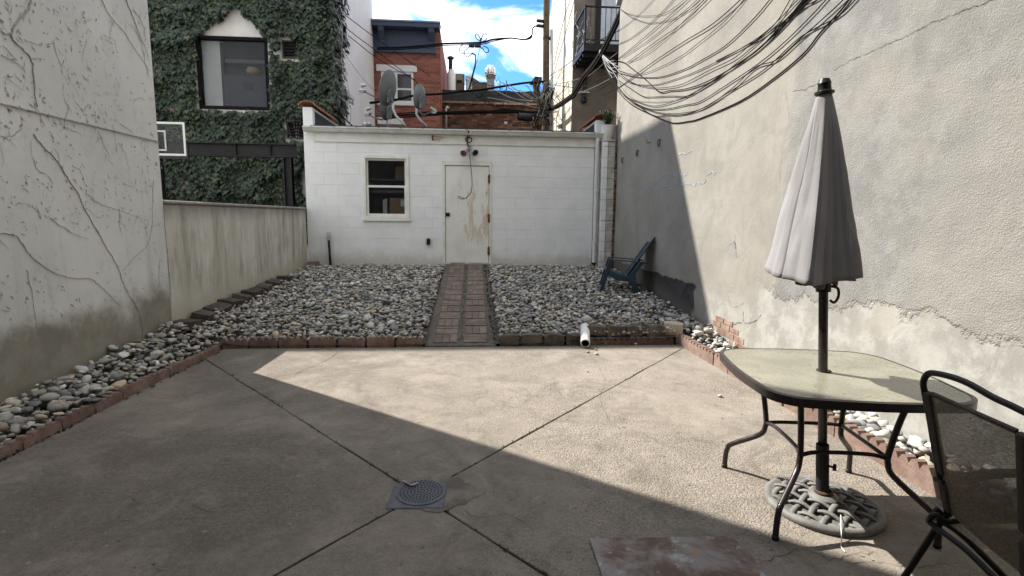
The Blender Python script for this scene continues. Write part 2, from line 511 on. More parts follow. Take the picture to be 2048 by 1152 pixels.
def m_door():
    m = Mat('rusted_white_door')
    n = m.noise(3, 5, 0.6)
    col = m.mix(n.smooth(0.3, 0.7), (0.74, 0.735, 0.68), (0.82, 0.815, 0.765))
    v = m.noise(4.2, 6, 0.68, vec=m.vec(1.4, 1, 0.28, ox=1.3)); v2 = m.noise(11, 5, 0.7, vec=m.vec(1.5, 1, 0.4, ox=4))
    ctr = m.z.smooth(0.75, 1.3) * m.z.smooth(2.35, 1.9) * m.x.smooth(-0.45, -0.1)
    col = m.mix(v.smooth(0.50, 0.62) * ctr * 0.6, col, (0.52, 0.35, 0.16))
    col = m.mix(v2.smooth(0.58, 0.68) * ctr * v.smooth(0.40, 0.52) * 0.95, col, (0.24, 0.10, 0.03))
    ed = (m.x + (m.noise(9, 4) - 0.5) * 0.10).smooth(0.36, 0.405) + (m.x + (m.noise(9, 4) - 0.5) * 0.04).smooth(-0.475, -0.493)
    col = m.mix(ed.min(1.0) * m.noise(3, 3, vec=m.vec(ox=6)).smooth(0.4, 0.55) * 0.8, col, (0.22, 0.115, 0.05))
    return m.out(col, 0.5, v2 + n, 0.15, 0.004, spec=0.4)
MAT_DOOR = m_door()

def m_stone():
    m = Mat('river_stone')
    r = (m.attr('rnd') + m.rand() * 7.13).frac()
    col = m.ramp(r, [(0.0, (0.09, 0.092, 0.098)), (0.14, (0.19, 0.188, 0.182)), (0.27, (0.34, 0.325, 0.285)), (0.39, (0.22, 0.226, 0.235)),
                     (0.48, (0.50, 0.45, 0.36)), (0.58, (0.27, 0.25, 0.22)), (0.69, (0.52, 0.51, 0.49)), (0.77, (0.53, 0.42, 0.28)), (0.84, (0.20, 0.16, 0.135)), (0.92, (0.44, 0.43, 0.405)), (1.0, (0.74, 0.72, 0.66))])
    n = m.noise(22, 5, 0.65)
    col = m.mix(n.smooth(0.4, 0.75) * 0.4, col, (0.45, 0.43, 0.39))
    col = m.mix(m.noise(46, 4, 0.7).smooth(0.56, 0.7) * 0.4, col, (0.10, 0.095, 0.09))
    return m.out(col, 0.72, m.noise(70, 4), 0.2, 0.004, spec=0.35)
MAT_STONE = m_stone()

def m_edger(name, a, b):
    m = Mat(name)
    n = m.noise(7, 5, 0.65); r = m.rand()
    col = m.mix(n.smooth(0.35, 0.7), a, b)
    col = m.mix(r * 0.45, col, tuple(q * 0.6 for q in a))
    col = m.mix(m.noise(30, 4, 0.7).smooth(0.55, 0.7) * 0.45, col, tuple(q * 0.45 for q in a))
    col = m.mix(m.noise(3.4, 4, vec=m.vec(ox=4)).smooth(0.56, 0.7) * 0.5, col, (0.17, 0.15, 0.115))
    return m.out(col, 0.9, m.noise(60, 4) + n, 0.4, 0.006, spec=0.2)
MAT_EDGER = m_edger('red_concrete_edging', (0.205, 0.135, 0.108), (0.31, 0.225, 0.188))
MAT_PAVER = m_edger('path_brick', (0.15, 0.112, 0.09), (0.235, 0.19, 0.158))
MAT_OLDBRICK = m_edger('old_red_brick', (0.235, 0.13, 0.095), (0.345, 0.275, 0.22))
MAT_GRANITE = m_edger('dark_stone_block', (0.085, 0.072, 0.062), (0.19, 0.16, 0.135))
MAT_SLATE = m_edger('dark_slab', (0.065, 0.055, 0.05), (0.12, 0.10, 0.09))
MAT_CORNER = m_edger('cement_block', (0.42, 0.36, 0.28), (0.52, 0.45, 0.36))
MAT_SOIL = plain('soil', (0.075, 0.062, 0.05), 0.95, var=0.5, scale=14, bump=0.6)
MAT_MORTAR = plain('path_bed', (0.115, 0.10, 0.082), 0.95, var=0.4, scale=12, bump=0.5)
MAT_GROUND = plain('ground', (0.14, 0.13, 0.12), 0.95, var=0.4, scale=1.2)
MAT_GAP = plain('joint_dirt', (0.035, 0.03, 0.024), 0.95, var=0.4)
MAT_CRACK = plain('dark_crack', (0.06, 0.05, 0.042), 0.95, var=0.4)  # dark colour of the thin crack ribbons
MAT_CRACKL = plain('wall_crack', (0.12, 0.105, 0.085), 0.95, var=0.3)
MAT_BLACK = plain('black_metal', (0.014, 0.0125, 0.013), 0.42, var=0.3, spec=0.35)
MAT_FRAME = plain('matt_black_frame', (0.010, 0.009, 0.010), 0.8, var=0.2, spec=0.1)
MAT_BROWNMETAL = plain('bronze_metal', (0.03, 0.021, 0.021), 0.35, var=0.35, scale=25, spec=0.5)
MAT_STEEL_DARK = plain('painted_steel', (0.022, 0.021, 0.022), 0.6, var=0.4)
MAT_CABLE = plain('black_cable', (0.009, 0.008, 0.007), 0.85, var=0.2, spec=0.06)
MAT_CABLE_GREY = plain('grey_cable', (0.30, 0.29, 0.28), 0.6, var=0.3)
MAT_CABLE_TAN = plain('weathered_cable', (0.085, 0.075, 0.062), 0.6, var=0.3)
MAT_WHITE = plain('white_paint', (0.72, 0.72, 0.69), 0.5, var=0.08)
MAT_TRIM = plain('cream_trim', (0.76, 0.76, 0.70), 0.5, var=0.10, scale=6)
MAT_GUTTER = plain('gutter_metal', (0.60, 0.60, 0.545), 0.45, var=0.16, scale=5, spec=0.4)
MAT_ROOFTAR = plain('roof_tar', (0.045, 0.045, 0.05), 0.85, var=0.4, scale=4)
MAT_TILE = m_edger('clay_tile', (0.40, 0.17, 0.095), (0.55, 0.29, 0.19))
MAT_PLASTER = plain('pillar_plaster', (0.52, 0.495, 0.44), 0.9, var=0.3, scale=7, bump=0.4)
MAT_INT = plain('dark_interior', (0.16, 0.165, 0.18), 0.9, var=0.2)
MAT_CARD = plain('cardboard', (0.30, 0.21, 0.125), 0.85, var=0.15)
MAT_PAPER = plain('white_paper', (0.7, 0.7, 0.68), 0.7, var=0.05)
MAT_DISH = plain('grey_dish', (0.155, 0.16, 0.162), 0.5, var=0.18, scale=6)
MAT_GALV = plain('galvanised', (0.48, 0.49, 0.48), 0.4, metal=0.3, var=0.2, scale=12)
MAT_ALU = plain('bright_aluminium', (0.75, 0.75, 0.76), 0.25, metal=0.9, var=0.15)
MAT_RUST = plain('rust', (0.19, 0.075, 0.032), 0.9, var=0.5, scale=18, bump=0.4)
MAT_PVC = plain('white_pvc', (0.74, 0.73, 0.68), 0.4, var=0.1)
MAT_WOOD = plain('pole_wood', (0.12, 0.085, 0.06), 0.9, var=0.45, scale=6, bump=0.3)
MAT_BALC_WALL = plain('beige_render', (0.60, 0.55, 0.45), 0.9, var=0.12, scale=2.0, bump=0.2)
MAT_BALC_SHADE = plain('shaded_render', (0.20, 0.165, 0.13), 0.9, var=0.3, scale=1.6)  # cream render painted dark, shade of the back wall put into the colour
MAT_SIDING = plain('white_siding', (0.66, 0.64, 0.665), 0.7, var=0.07, scale=1.5)
MAT_IVYWALL = plain('ivy_wall_stucco', (0.66, 0.63, 0.58), 0.9, var=0.12, scale=3, bump=0.2)
MAT_BLUE = plain('slate_blue_paint', (0.055, 0.07, 0.11), 0.5, var=0.15)
MAT_BLUE2 = plain('weathered_blue_edge', (0.15, 0.21, 0.255), 0.5, var=0.15)
MAT_REDSIDE = plain('red_side_wall', (0.22, 0.07, 0.05), 0.9, var=0.2)
MAT_REDMORTAR = plain('red_mortar', (0.36, 0.27, 0.225), 0.95, var=0.2)
MAT_BROWNMORTAR = plain('brown_mortar', (0.05, 0.04, 0.034), 0.95, var=0.3)
def m_bricks(name, stops):
    m = Mat(name)
    c = m.ramp(m.attr('rnd'), stops)
    c = m.mix(m.noise(1.2, 4).smooth(0.4, 0.7) * 0.3, c, tuple(q * 0.5 for q in stops[0][1]))
    return m.out(c, 0.9, m.noise(40, 3), 0.3, 0.004, spec=0.2)
MAT_REDBRICK = m_bricks('red_brick', [(0, (0.22, 0.085, 0.06)), (0.5, (0.31, 0.12, 0.085)), (1, (0.38, 0.16, 0.115))])
MAT_BROWNBRICK = m_bricks('brown_brick', [(0, (0.06, 0.034, 0.025)), (0.4, (0.115, 0.06, 0.042)), (0.75, (0.175, 0.092, 0.06)), (1, (0.26, 0.15, 0.09))])

def m_leaf():
    m = Mat('ivy_leaf')
    r = (m.attr('rnd') + m.rand() * 3.7).frac()
    col = m.ramp(r, [(0, (0.007, 0.014, 0.009)), (0.4, (0.015, 0.029, 0.013)), (0.75, (0.026, 0.045, 0.018)), (0.93, (0.052, 0.072, 0.026)), (0.985, (0.07, 0.085, 0.035)), (1, (0.11, 0.065, 0.028))])
    return m.out(col, 0.42, m.noise(60, 3), 0.2, 0.003, spec=0.4)
MAT_LEAF = m_leaf()
MAT_HERB = plain('herb_leaf', (0.075, 0.115, 0.055), 0.6, var=0.5, scale=30)
MAT_FLOWER = plain('mauve_flower', (0.35, 0.22, 0.32), 0.7, var=0.2)

def m_glass(name, tint, alpha, rough=0.03):
    m = Mat(name)
    return m.out(tint, rough, spec=0.6, alpha=alpha)
MAT_GLASS = m_glass('window_glass', (0.02, 0.022, 0.026), 0.16)
MAT_GLASS_IVY = m_glass('ivy_window_glass', (0.05, 0.055, 0.065), 0.2, 0.02)
MAT_GLASS_BOARD = m_glass('backboard_acrylic', (0.05, 0.055, 0.06), 0.22)
def m_table_glass():
    m = Mat('frosted_table_glass')
    n = m.voro(70); w = m.noise(4, 4); sp = m.noise(38, 3, 0.7)
    col = m.mix(w.smooth(0.35, 0.7), (0.205, 0.197, 0.148), (0.275, 0.265, 0.205))
    col = m.mix(m.noise(8, 5, 0.7).smooth(0.56, 0.72) * 0.4, col, (0.27, 0.245, 0.175))
    near = m.noise(2.5, 3, .5, vec=m.vec(ox=5)).smooth(.45, .6)
    col = m.mix(n.smooth(.25, .6) * .22, col, (0.12, 0.115, 0.08))
    col = m.mix(sp.smooth(0.5, 0.62) * near * 0.4, col, (0.07, 0.075, 0.058))
    rust = m.voro(3.1, vec=m.vec(ox=0.62, oy=0.35)).smooth(0.11, 0.03) * m.noise(25, 3).smooth(0.4, 0.6)
    col = m.mix(rust * 0.4, col, (0.50, 0.28, 0.08))
    return m.out(col, 0.2, n, 0.35, 0.003, spec=0.6)
MAT_TABLE_GLASS = m_table_glass()
def m_canopy():
    m = Mat('faded_canopy_fabric')
    w = m.noise(2.5, 4); t = m.noise(140, 3)
    col = m.mix(w.smooth(0.3, 0.7), (0.205, 0.197, 0.198), (0.265, 0.257, 0.26))
    m.b.inputs['Sheen Weight'].default_value = 0.15
    return m.out(col, 0.9, t + m.noise(6, 3) * 2.0, 0.25, 0.004, spec=0.15)
MAT_CANOPY = m_canopy()
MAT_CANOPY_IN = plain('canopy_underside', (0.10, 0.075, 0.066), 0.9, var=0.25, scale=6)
def m_sling():
    m = Mat('sling_mesh')
    # open weave: threads of about 3 mm, with holes between them
    a = m.voro(260, vec=m.vec(1.0, 0.55, 1.5)); n = m.noise(5, 4); streak = m.noise(150, 3, 0.6, vec=m.vec(1, 0.5, 1.6))
    col = m.mix(streak.smooth(0.35, 0.65), (0.125, 0.10, 0.073), (0.225, 0.188, 0.142))
    col = m.mix(n.smooth(0.4, 0.7) * 0.3, col, (0.09, 0.076, 0.06))
    return m.out(col, 0.75, a, 0.4, 0.002, spec=0.3, alpha=streak.smooth(0.3, 0.7, 0.87, 0.97))
MAT_SLING = m_sling()
MAT_SLING_EDGE = plain('sling_hem', (0.075, 0.062, 0.05), 0.8, var=0.25, scale=40)
MAT_CASTIRON = plain('cast_resin', (0.165, 0.16, 0.15), 0.6, var=0.3, scale=14, bump=0.2)
MAT_GREENPLASTIC = plain('green_plastic', (0.014, 0.040, 0.062), 0.35, var=0.3, scale=7, spec=0.5)
MAT_DRAIN = plain('drain_iron', (0.105, 0.105, 0.115), 0.55, var=0.3, scale=14, metal=0.15)
MAT_HOLE = plain('drain_hole', (0.008, 0.008, 0.008), 0.95)
def m_plate():
    m = Mat('rusted_plate')
    a = m.noise(3.2, 6, 0.65, dist=0.5); b = m.noise(8, 6, 0.7); c = m.noise(30, 4, 0.7)
    col = m.mix(a.smooth(0.4, 0.6), (0.23, 0.21, 0.195), (0.105, 0.065, 0.048))
    col = m.mix(b.smooth(0.56, 0.66) * 0.8, col, (0.34, 0.345, 0.35))
    col = m.mix(m.noise(5, 5, 0.7, vec=m.vec(ox=3)).smooth(0.60, 0.68), col, (0.33, 0.165, 0.055))
    col = m.mix(c.smooth(0.66, 0.72) * 0.9, col, (0.05, 0.032, 0.025))
    return m.out(col, 0.75, b + c * 0.5, 0.5, 0.004, spec=0.3)
MAT_PLATE = m_plate()
MAT_VINE = plain('dead_vine', (0.42, 0.405, 0.38), 0.95, var=0.4, scale=30)
MAT_VINE_PALE = plain('dead_tendril', (0.40, 0.39, 0.375), 0.95, var=0.4, scale=30)
MAT_CHALK = plain('blue_chalk', (0.33, 0.35, 0.38), 0.95, var=0.4, scale=40)
MAT_LITTER = plain('dry_litter', (0.25, 0.215, 0.165), 0.9, var=0.6, scale=40)
MAT_MOSS = plain('joint_moss', (0.06, 0.075, 0.03), 0.95, var=0.5, scale=30)

# ================================================================== SETTING
YB, YSH = 5.95, 10.45            # front of the stone beds, front of the shed
XL, XR = -3.3, 2.85              # the two side walls
def sstep(a, b, x):
    t = max(0.0, min(1.0, (x - a) / (b - a))); return t * t * (3 - 2 * t)
def zpath(y): return 0.02 + max(0, y - YB) * 0.1225
def zbed(x, y):
    if y > YB:
        t = (y - YB) / (YSH - YB)
        z = 0.10 + t * 0.44 + 0.05 * sstep(0.6, 1.6, x) * (1 - t)
        z += 0.13 * sstep(-2.5, -3.25, x) * (1 - t) + 0.05 * sstep(2.2, 2.85, x) * (1 - t)
        return z
    if x < 0:
        k = sstep(-2.75, -3.3, x); t = sstep(3.0, 5.95, y)
        return 0.060 + k * (0.06 + 0.15 * t) + 0.045 * sstep(5.4, 5.95, y)
    k = sstep(2.55, 2.85, x)
    return 0.06 + k * 0.08 + 0.09 * sstep(5.3, 5.95, y)

def sheet(name, x0, x1, y0, y1, nx, ny, zf, mat, kind='structure'):
    mb = MB()
    for j in range(ny + 1):
        for i in range(nx + 1):
            x = x0 + (x1 - x0) * i / nx; y = y0 + (y1 - y0) * j / ny
            mb.v.append((x, y, zf(x, y)))
    for j in range(ny):
        for i in range(nx):
            a = j * (nx + 1) + i
            mb.f.append((a, a + 1, a + nx + 2, a + nx + 1))
    o = mb.build(name, mat, recalc=False, smooth=True)
    return tag(o, kind=kind)

g = MB().quad((-150, -150, -0.12), (150, -150, -0.12), (150, 150, -0.12), (-150, 150, -0.12)).build('ground', MAT_GROUND, recalc=False)
tag(g, kind='structure')

# ---- patio: four concrete panels meeting at the drain
patio = MB().box((-2.80, -1.6, -0.11), (2.60, 5.93, -0.03)).build('patio', MAT_GAP)
tag(patio, kind='structure')
DR = Vector((-0.275, 2.675))
def edge_pts(a, b, n, amp):
    a, b = Vector(a), Vector(b); d = b - a; nrm = Vector((-d.y, d.x)).normalized(); out = []
    for k in range(n):
        t = k / n; s_ = mnoise.noise(Vector((a.x * 3 + t * 9, a.y * 3, t * 3))) * amp if 0 < k else 0
        out.append(a + d * t + nrm * s_)
    return out
def panel(corners, joint):
    pts = []
    for k, c in enumerate(corners):
        nx_ = corners[(k + 1) % len(corners)]
        pts += edge_pts(c, nx_, 26 if joint[k] else 2, 0.009 if joint[k] else 0)
    # shrink a little so the joints stay open
    cen = sum((Vector(c) for c in corners), Vector((0, 0))) / len(corners)
    poly = []
    n = len(pts)
    for k in range(n):
        d = (pts[(k + 1) % n] - pts[k - 1]).normalized(); nn = Vector((-d.y, d.x))
        if nn.dot(cen - pts[k]) < 0: nn = -nn
        poly.append(tuple(pts[k] + nn * 0.0042))
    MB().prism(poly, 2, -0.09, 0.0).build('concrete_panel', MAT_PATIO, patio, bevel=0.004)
Lb = lambda y: -2.73 - (5.94 - y) * 0.035
A_, B_, C_, D_ = (Lb(5.5), 5.52), (2.49, 5.80), (-2.9, -0.30), (2.6, -0.62)
d0 = tuple(DR)
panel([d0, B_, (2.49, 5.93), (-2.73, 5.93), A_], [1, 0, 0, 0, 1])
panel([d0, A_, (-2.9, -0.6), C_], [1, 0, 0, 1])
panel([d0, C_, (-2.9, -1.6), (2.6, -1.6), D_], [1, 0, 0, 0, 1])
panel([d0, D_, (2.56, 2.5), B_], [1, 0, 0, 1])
def crack(pix, w, mat, plane, parent, off, nrm, name='crack', jit=0.35, wob=0.01):
    w *= .42
    pts = catmull([plane(*p) for p in pix], 7)
    pts = [p + Vector(off) + Vector([random.uniform(-wob, wob) * (0 if abs(n_) > .5 else 1) for n_ in nrm]) for p in pts]
    return MB().ribbon(pts, w, nrm, jit).build(name, mat, parent, recalc=False)
zpl = lambda a, b: onz(a, b, 0.0)
for pix, w in (([(680, 701), (662, 716), (632, 730), (600, 744), (592, 748)], 0.010), ([(1512, 1130), (1560, 1112), (1610, 1100), (1660, 1120), (1700, 1112), (1750, 1106)], 0.006),
               ([(1700, 1128), (1760, 1126), (1830, 1134), (1900, 1126)], 0.005), ([(440, 815), (520, 790), (585, 772)], 0.004), ([(160, 1000), (230, 985), (290, 1010), (360, 1000), (430, 1030)], 0.004), ([(905, 1010), (960, 1035), (1010, 1030), (1070, 1060)], 0.004), ([(1190, 720), (1210, 760), (1200, 800), (1225, 850)], 0.003)):
    crack(pix, w, MAT_CRACK, zpl, patio, (0, 0, 0.003), (0, 0, 1))

# ---- path of moulded brick tiles
path = MB()
path.v = [(-0.52, YB - 0.02, -0.05), (0.30, YB - 0.02, -0.05), (0.34, YSH, -0.05), (-0.48, YSH, -0.05),
          (-0.52, YB - 0.02, zpath(YB) - 0.008), (0.30, YB - 0.02, zpath(YB) - 0.008), (0.34, YSH, zpath(YSH) - 0.008), (-0.48, YSH, zpath(YSH) - 0.008)]
path.f = [(0, 1, 2, 3), (4, 5, 6, 7), (0, 1, 5, 4), (2, 3, 7, 6), (1, 2, 6, 5), (3, 0, 4, 7)]
path = path.build('path', MAT_MORTAR)
tag(path, kind='structure')
slope = math.atan(0.1225)
bm_long = MB().box((-0.135, -0.0425, -0.03), (0.135, 0.0425, 0.006)).mesh('brick_across')
bm_tall = MB().box((-0.0425, -0.135, -0.03), (0.0425, 0.135, 0.006)).mesh('brick_along')
for me in (bm_long, bm_tall):
    bm = bmesh.new(); bm.from_mesh(me); bmesh.ops.recalc_face_normals(bm, faces=bm.faces)
    bmesh.ops.bevel(bm, geom=[e for e in bm.edges], offset=0.005, segments=1, affect='EDGES'); bm.to_mesh(me); bm.free()
for row in range(15):
    y0 = YB + 0.06 + row * 0.296 + (0.012 if row > 1 else 0) + (0.012 if row > 4 else 0)
    for cidx in range(2):
        cx = -0.285 + cidx * 0.345 + row * 0.0028 + random.uniform(-0.006, 0.006)
        yaw = random.uniform(-0.012, 0.012)
        along = (row + cidx) % 2 == 0
        for k in (-1, 0, 1):
            px, py = (cx + k * 0.089, y0 + 0.14) if along else (cx, y0 + 0.14 + k * 0.089)
            addobj('brick', bm_tall if along else bm_long, path, MAT_PAVER, (px, py, zpath(py) + random.uniform(-0.002, 0.003)),
                   (slope + random.uniform(-.008, .008), random.uniform(-.01, .01), yaw))

# ---- stone beds
bed = MB()
def bedstrip(x0f, x1f, y0, y1, nx, ny):
    i0 = len(bed.v)
    for j in range(ny + 1):
        y = y0 + (y1 - y0) * j / ny
        for i in range(nx + 1):
            x = x0f(y) + (x1f(y) - x0f(y)) * i / nx
            bed.v.append((x, y, zbed(x, y + 1e-4) - 0.075))
    for j in range(ny):
        for i in range(nx):
            a = i0 + j * (nx + 1) + i
            bed.f.append((a, a + 1, a + nx + 2, a + nx + 1))
XLb = lambda y: XL + 0.17 * sstep(6.0, 10.45, y)
PL = lambda y: -0.50 + (y - YB) * 0.008
PRr = lambda y: 0.28 + (y - YB) * 0.008
bedstrip(XLb, PL, YB, YSH, 20, 14)
bedstrip(PRr, lambda y: XR, YB, YSH, 18, 14)
bedstrip(lambda y: XL, lambda y: Lb(y) - 0.02, -1.6, YB, 6, 20)
bedstrip(lambda y: 2.53, lambda y: XR, -1.6, YB, 4, 20)
bed = bed.build('stone_bed', MAT_SOIL, recalc=False, smooth=True)
tag(bed, kind='structure')

def rock(sub, seed, amp=0.34):
    bm = bmesh.new(); bmesh.ops.create_icosphere(bm, subdivisions=sub, radius=1.0)
    rr = random.Random(seed)
    cuts = [(Vector((rr.gauss(0, 1), rr.gauss(0, 1), rr.gauss(0, 1))).normalized(), rr.uniform(0.55, 0.88)) for _ in range(8)]
    for v in bm.verts:
        n = v.co.normalized()
        d = 1 + amp * mnoise.noise(n * 1.3 + Vector((seed * 3.1, seed, 0)))
        v.co = n * d
        for c, h in cuts:
            e = v.co.dot(c)
            if e > h: v.co -= c * (e - h) * 0.8
    vs = [tuple(v.co) for v in bm.verts]; fs = [tuple(v.index for v in f.verts) for f in bm.faces]
    bm.free(); return vs, fs
rocks1 = [rock(1, k) for k in range(14)]
rocks2 = [rock(2, k + 40, 0.36) for k in range(8)]
slots = []
def scatter(x0f, x1f, y0, y1, step, smin, smax, lift=0.0, keep=1.0):
    y = y0
    while y < y1:
        x = x0f(y) + random.uniform(0, step)
        while x < x1f(y):
            if random.random() < keep:
                xx = x + random.uniform(-.4, .4) * step; yy = min(max(y + random.uniform(-.4, .4) * step, y0), y1)
                a = smin + (smax - smin) * random.random() ** 1.8
                slots.append((xx, yy, zbed(xx, yy) + lift + random.uniform(-.016, .016) + .022 * mnoise.noise(Vector((xx * 2.3, yy * 2.3, 1))), a))
            x += step * random.uniform(0.8, 1.2)
        y += step * 0.9
bl0, bl1 = (lambda y: XLb(y) + 0.05), (lambda y: PL(y) - 0.05)
br0, br1 = (lambda y: PRr(y) + 0.06), (lambda y: XR - 0.05)
for (a, b) in ((bl0, bl1), (br0, br1)):
    scatter(a, b, YB + 0.06, YSH - 0.04, 0.066, 0.026, 0.048, -0.020)
    scatter(a, b, YB + 0.09, YSH - 0.05, 0.064, 0.020, 0.054, 0.004, 0.8)
    scatter(a, b, YB + 0.12, YSH - 0.06, 0.18, 0.042, 0.064, 0.016, 0.5)
scatter(lambda y: XL + 0.04, lambda y: Lb(y) - 0.055, 1.2, YB + 0.06, 0.060, 0.022, 0.046, -0.022)
scatter(lambda y: XL + 0.06, lambda y: Lb(y) - 0.07, 1.2, YB + 0.06, 0.062, 0.022, 0.058, 0.006, 0.9)
scatter(lambda y: XL + 0.08, lambda y: Lb(y) - 0.10, 1.2, YB, 0.20, 0.045, 0.072, 0.018, 0.55)
scatter(lambda y: 2.59, lambda y: XR - 0.03, 1.0, YB + 0.06, 0.068, 0.030, 0.055, -0.02)
scatter(lambda y: 2.60, lambda y: XR - 0.04, 1.0, YB, 0.075, 0.030, 0.058, 0.008, 0.85)
scatter(lambda y: 2.62, lambda y: XR - 0.06, 1.0, YB, 0.15, 0.042, 0.068, 0.02, 0.6)
def shown(sl):
    d = Vector(sl[:3]) - CAM; zz = d.dot(_f)
    if zz < 0.3: return 0
    px, py = 1024 + FPX * d.dot(_R) / zz, 576 - FPX * d.dot(_U) / zz
    if not (-20 < px < 2068 and 0 < py < 1170): return 0
    up = 1.0 + (sl[2] - zbed(sl[0], sl[1])) * 12
    return sl[3] / zz * up
order = sorted(range(len(slots)), key=lambda k: -shown(slots[k]))
big = order[:300]; rest = order[300:]
def stone_mat(sl):
    a = sl[3]
    q = Matrix.Rotation(random.uniform(0, 6.28), 4, 'Z') @ Matrix.Rotation(random.gauss(0, 0.24), 4, 'X') @ Matrix.Rotation(random.gauss(0, 0.24), 4, 'Y')
    return Matrix.Translation(sl[:3]) @ q @ Matrix.Diagonal((a * random.uniform(0.95, 1.3), a * random.uniform(0.58, 0.95), a * random.uniform(0.38, 0.68), 1))
smesh = []
for vs, fs in rocks2:
    me = bpy.data.meshes.new('stone'); me.from_pydata(vs, [], fs); me.materials.append(MAT_STONE)
    for p in me.polygons: p.use_smooth = True
    smesh.append(me)
for k in big:
    o = bpy.data.objects.new('stone', smesh[k % 8]); COL.objects.link(o); o.parent = bed; o.matrix_local = stone_mat(slots[k])
join_instances('stones', rocks1, rs.randint(0, 14, len(rest)), np.array([np.array(stone_mat(slots[k])) for k in rest]), rs.rand(len(rest)), MAT_STONE, bed)

# ---- scalloped brick edging
def edger_mesh(seed, L=0.298, H=0.12, W=0.06):
    rr = random.Random(seed)
    prof = []
    for k in range(4):
        for j in range(5):
            if j == 4 and k < 3: continue
            t = j / 4; prof.append((-L / 2 + (k + t) * L / 4, H - 0.042 + 0.042 * max(0.0, math.sin(math.pi * t)) ** 0.6 + rr.uniform(-.001, .001)))
    poly = [(-L / 2, -0.05)] + prof + [(L / 2, -0.05)]
    poly = poly[::-1]
    mb = MB().prism(poly, 1, -W / 2, W / 2)
    me = mb.mesh('edging_brick')
    bm = bmesh.new(); bm.from_mesh(me); bmesh.ops.recalc_face_normals(bm, faces=bm.faces); bm.to_mesh(me); bm.free()
    me.materials.append(MAT_EDGER); return me
EDG = [edger_mesh(k) for k in range(3)]
def edging(label, a, b, z=0.0, n=None, drop=()):
    a, b = Vector((*a, z)), Vector((*b, z)); d = b - a; L = d.length
    n = n or int(round(L / 0.304)); st = L / n
    t = thing('brick_edging', label, 'edging', a, 'scalloped brick edging round the patio')
    for k in range(n):
        if k in drop: continue
        p = a + d * ((k + 0.5) / n)
        addobj('edging_brick', EDG[k % 3], t, None, (p.x + random.uniform(-.006, .006), p.y + random.uniform(-.006, .006), p.z + random.uniform(-.012, .006)),
               (random.uniform(-.05, .05), random.uniform(-.02, .02), math.atan2(d.y, d.x) + random.uniform(-.03, .03)))
    return t
edging('scalloped red brick edging along the left stone strip', (Lb(0.6) - 0.02, 0.6), (Lb(5.85) - 0.02, 5.85), -0.04)
edging('scalloped red brick edging in front of the left stone bed', (-2.80, 5.99), (-0.54, 5.98))
edging('low scalloped red brick edging under the stone blocks right of the white pipe', (1.42, 6.00), (2.42, 6.03), -0.03, 4)
edging('scalloped red brick edging along the foot of the beige wall behind the table', (2.57, 0.6), (2.50, 5.95), 0.02)

def rough_block(L, W, H, seed, amp=0.012):
    bm = bmesh.new(); bmesh.ops.create_cube(bm, size=1.0)
    bmesh.ops.scale(bm, vec=(L, W, H), verts=bm.verts)
    bmesh.ops.subdivide_edges(bm, edges=bm.edges, cuts=2, use_grid_fill=True)
    for v in bm.verts:
        v.co += Vector([mnoise.noise(v.co * 11 + Vector((seed * 5 + i * 9, i, seed))) for i in range(3)]) * amp
        v.co.x *= 0.985 if abs(v.co.z) > H * .4 else 1
    me = bpy.data.meshes.new('stone_block'); bm.to_mesh(me); bm.free()
    for p in me.polygons: p.use_smooth = True
    me.set_sharp_from_angle(angle=math.radians(40))
    return me
kerb = thing('stone_kerb', 'row of dark rough stone blocks between the brick path and the white pipe', 'kerb', (0.42, 6.0, 0), 'rows of stone blocks at the right bed')
for k in range(4):
    x = 0.46 + k * 0.262
    addobj('stone_block', rough_block(0.232, 0.14, 0.15, k, .03), kerb, MAT_GRANITE, (x, 6.02 + random.uniform(-.01, .01), 0.05), (random.uniform(-.05, .05), random.uniform(-.04, .04), random.uniform(-.05, .05)))
kerb2 = thing('stone_kerb', 'row of brown rough stone blocks laid on the scalloped edging right of the white pipe', 'kerb', (1.42, 6.05, 0.1), 'rows of stone blocks at the right bed')
for k in range(4):
    x = 1.50 + k * 0.243
    addobj('stone_block', rough_block(0.225, 0.16, 0.11, k + 7, .032), kerb2, MAT_GRANITE, (x, 6.09 + random.uniform(-.01, .01), 0.145), (random.uniform(-.05, .05), random.uniform(-.04, .04), random.uniform(-.05, .05)))
cb = addobj('cement_block', rough_block(0.22, 0.19, 0.15, 31, 0.01), None, MAT_CORNER, (2.47, 6.12, 0.15), (0, .05, -.35))
tag(cb, 'pale cement block at the corner where the stone kerb meets the right edging', 'block')
cb2 = MB().box((2.45, 5.93, -0.03), (2.55, 6.0, 0.10)).build('corner_brick', MAT_EDGER, bevel=0.006)
tag(cb2, 'plain red brick standing under the pale cement block at the corner', 'brick')
# dark slabs lying at the foot of the left wall
slabs = thing('slab_row', 'row of dark flat slabs lying along the foot of the low concrete wall', 'slabs', (-3.05, 6.2, 0.25))
for k, y in enumerate((6.05, 6.42, 6.74, 7.10, 7.40, 7.72, 8.05, 8.45, 8.85)):
    x = XLb(y) + 0.14
    addobj('slab', rough_block(0.20, 0.29, 0.075, k + 50, 0.012), slabs, MAT_SLATE, (x, y, zbed(x, y) + 0.03), (random.uniform(-.1, .1), random.uniform(.05, .25), random.uniform(-.2, .2)))
bk = addobj('loose_brick', rough_block(0.20, 0.12, 0.10, 77, 0.008), None, MAT_EDGER, (-2.99, 10.28, zbed(-3.0, 10.28) + 0.03), (0, 0, .15))
tag(bk, 'dark red brick in the corner between the low wall and the shed', 'brick')

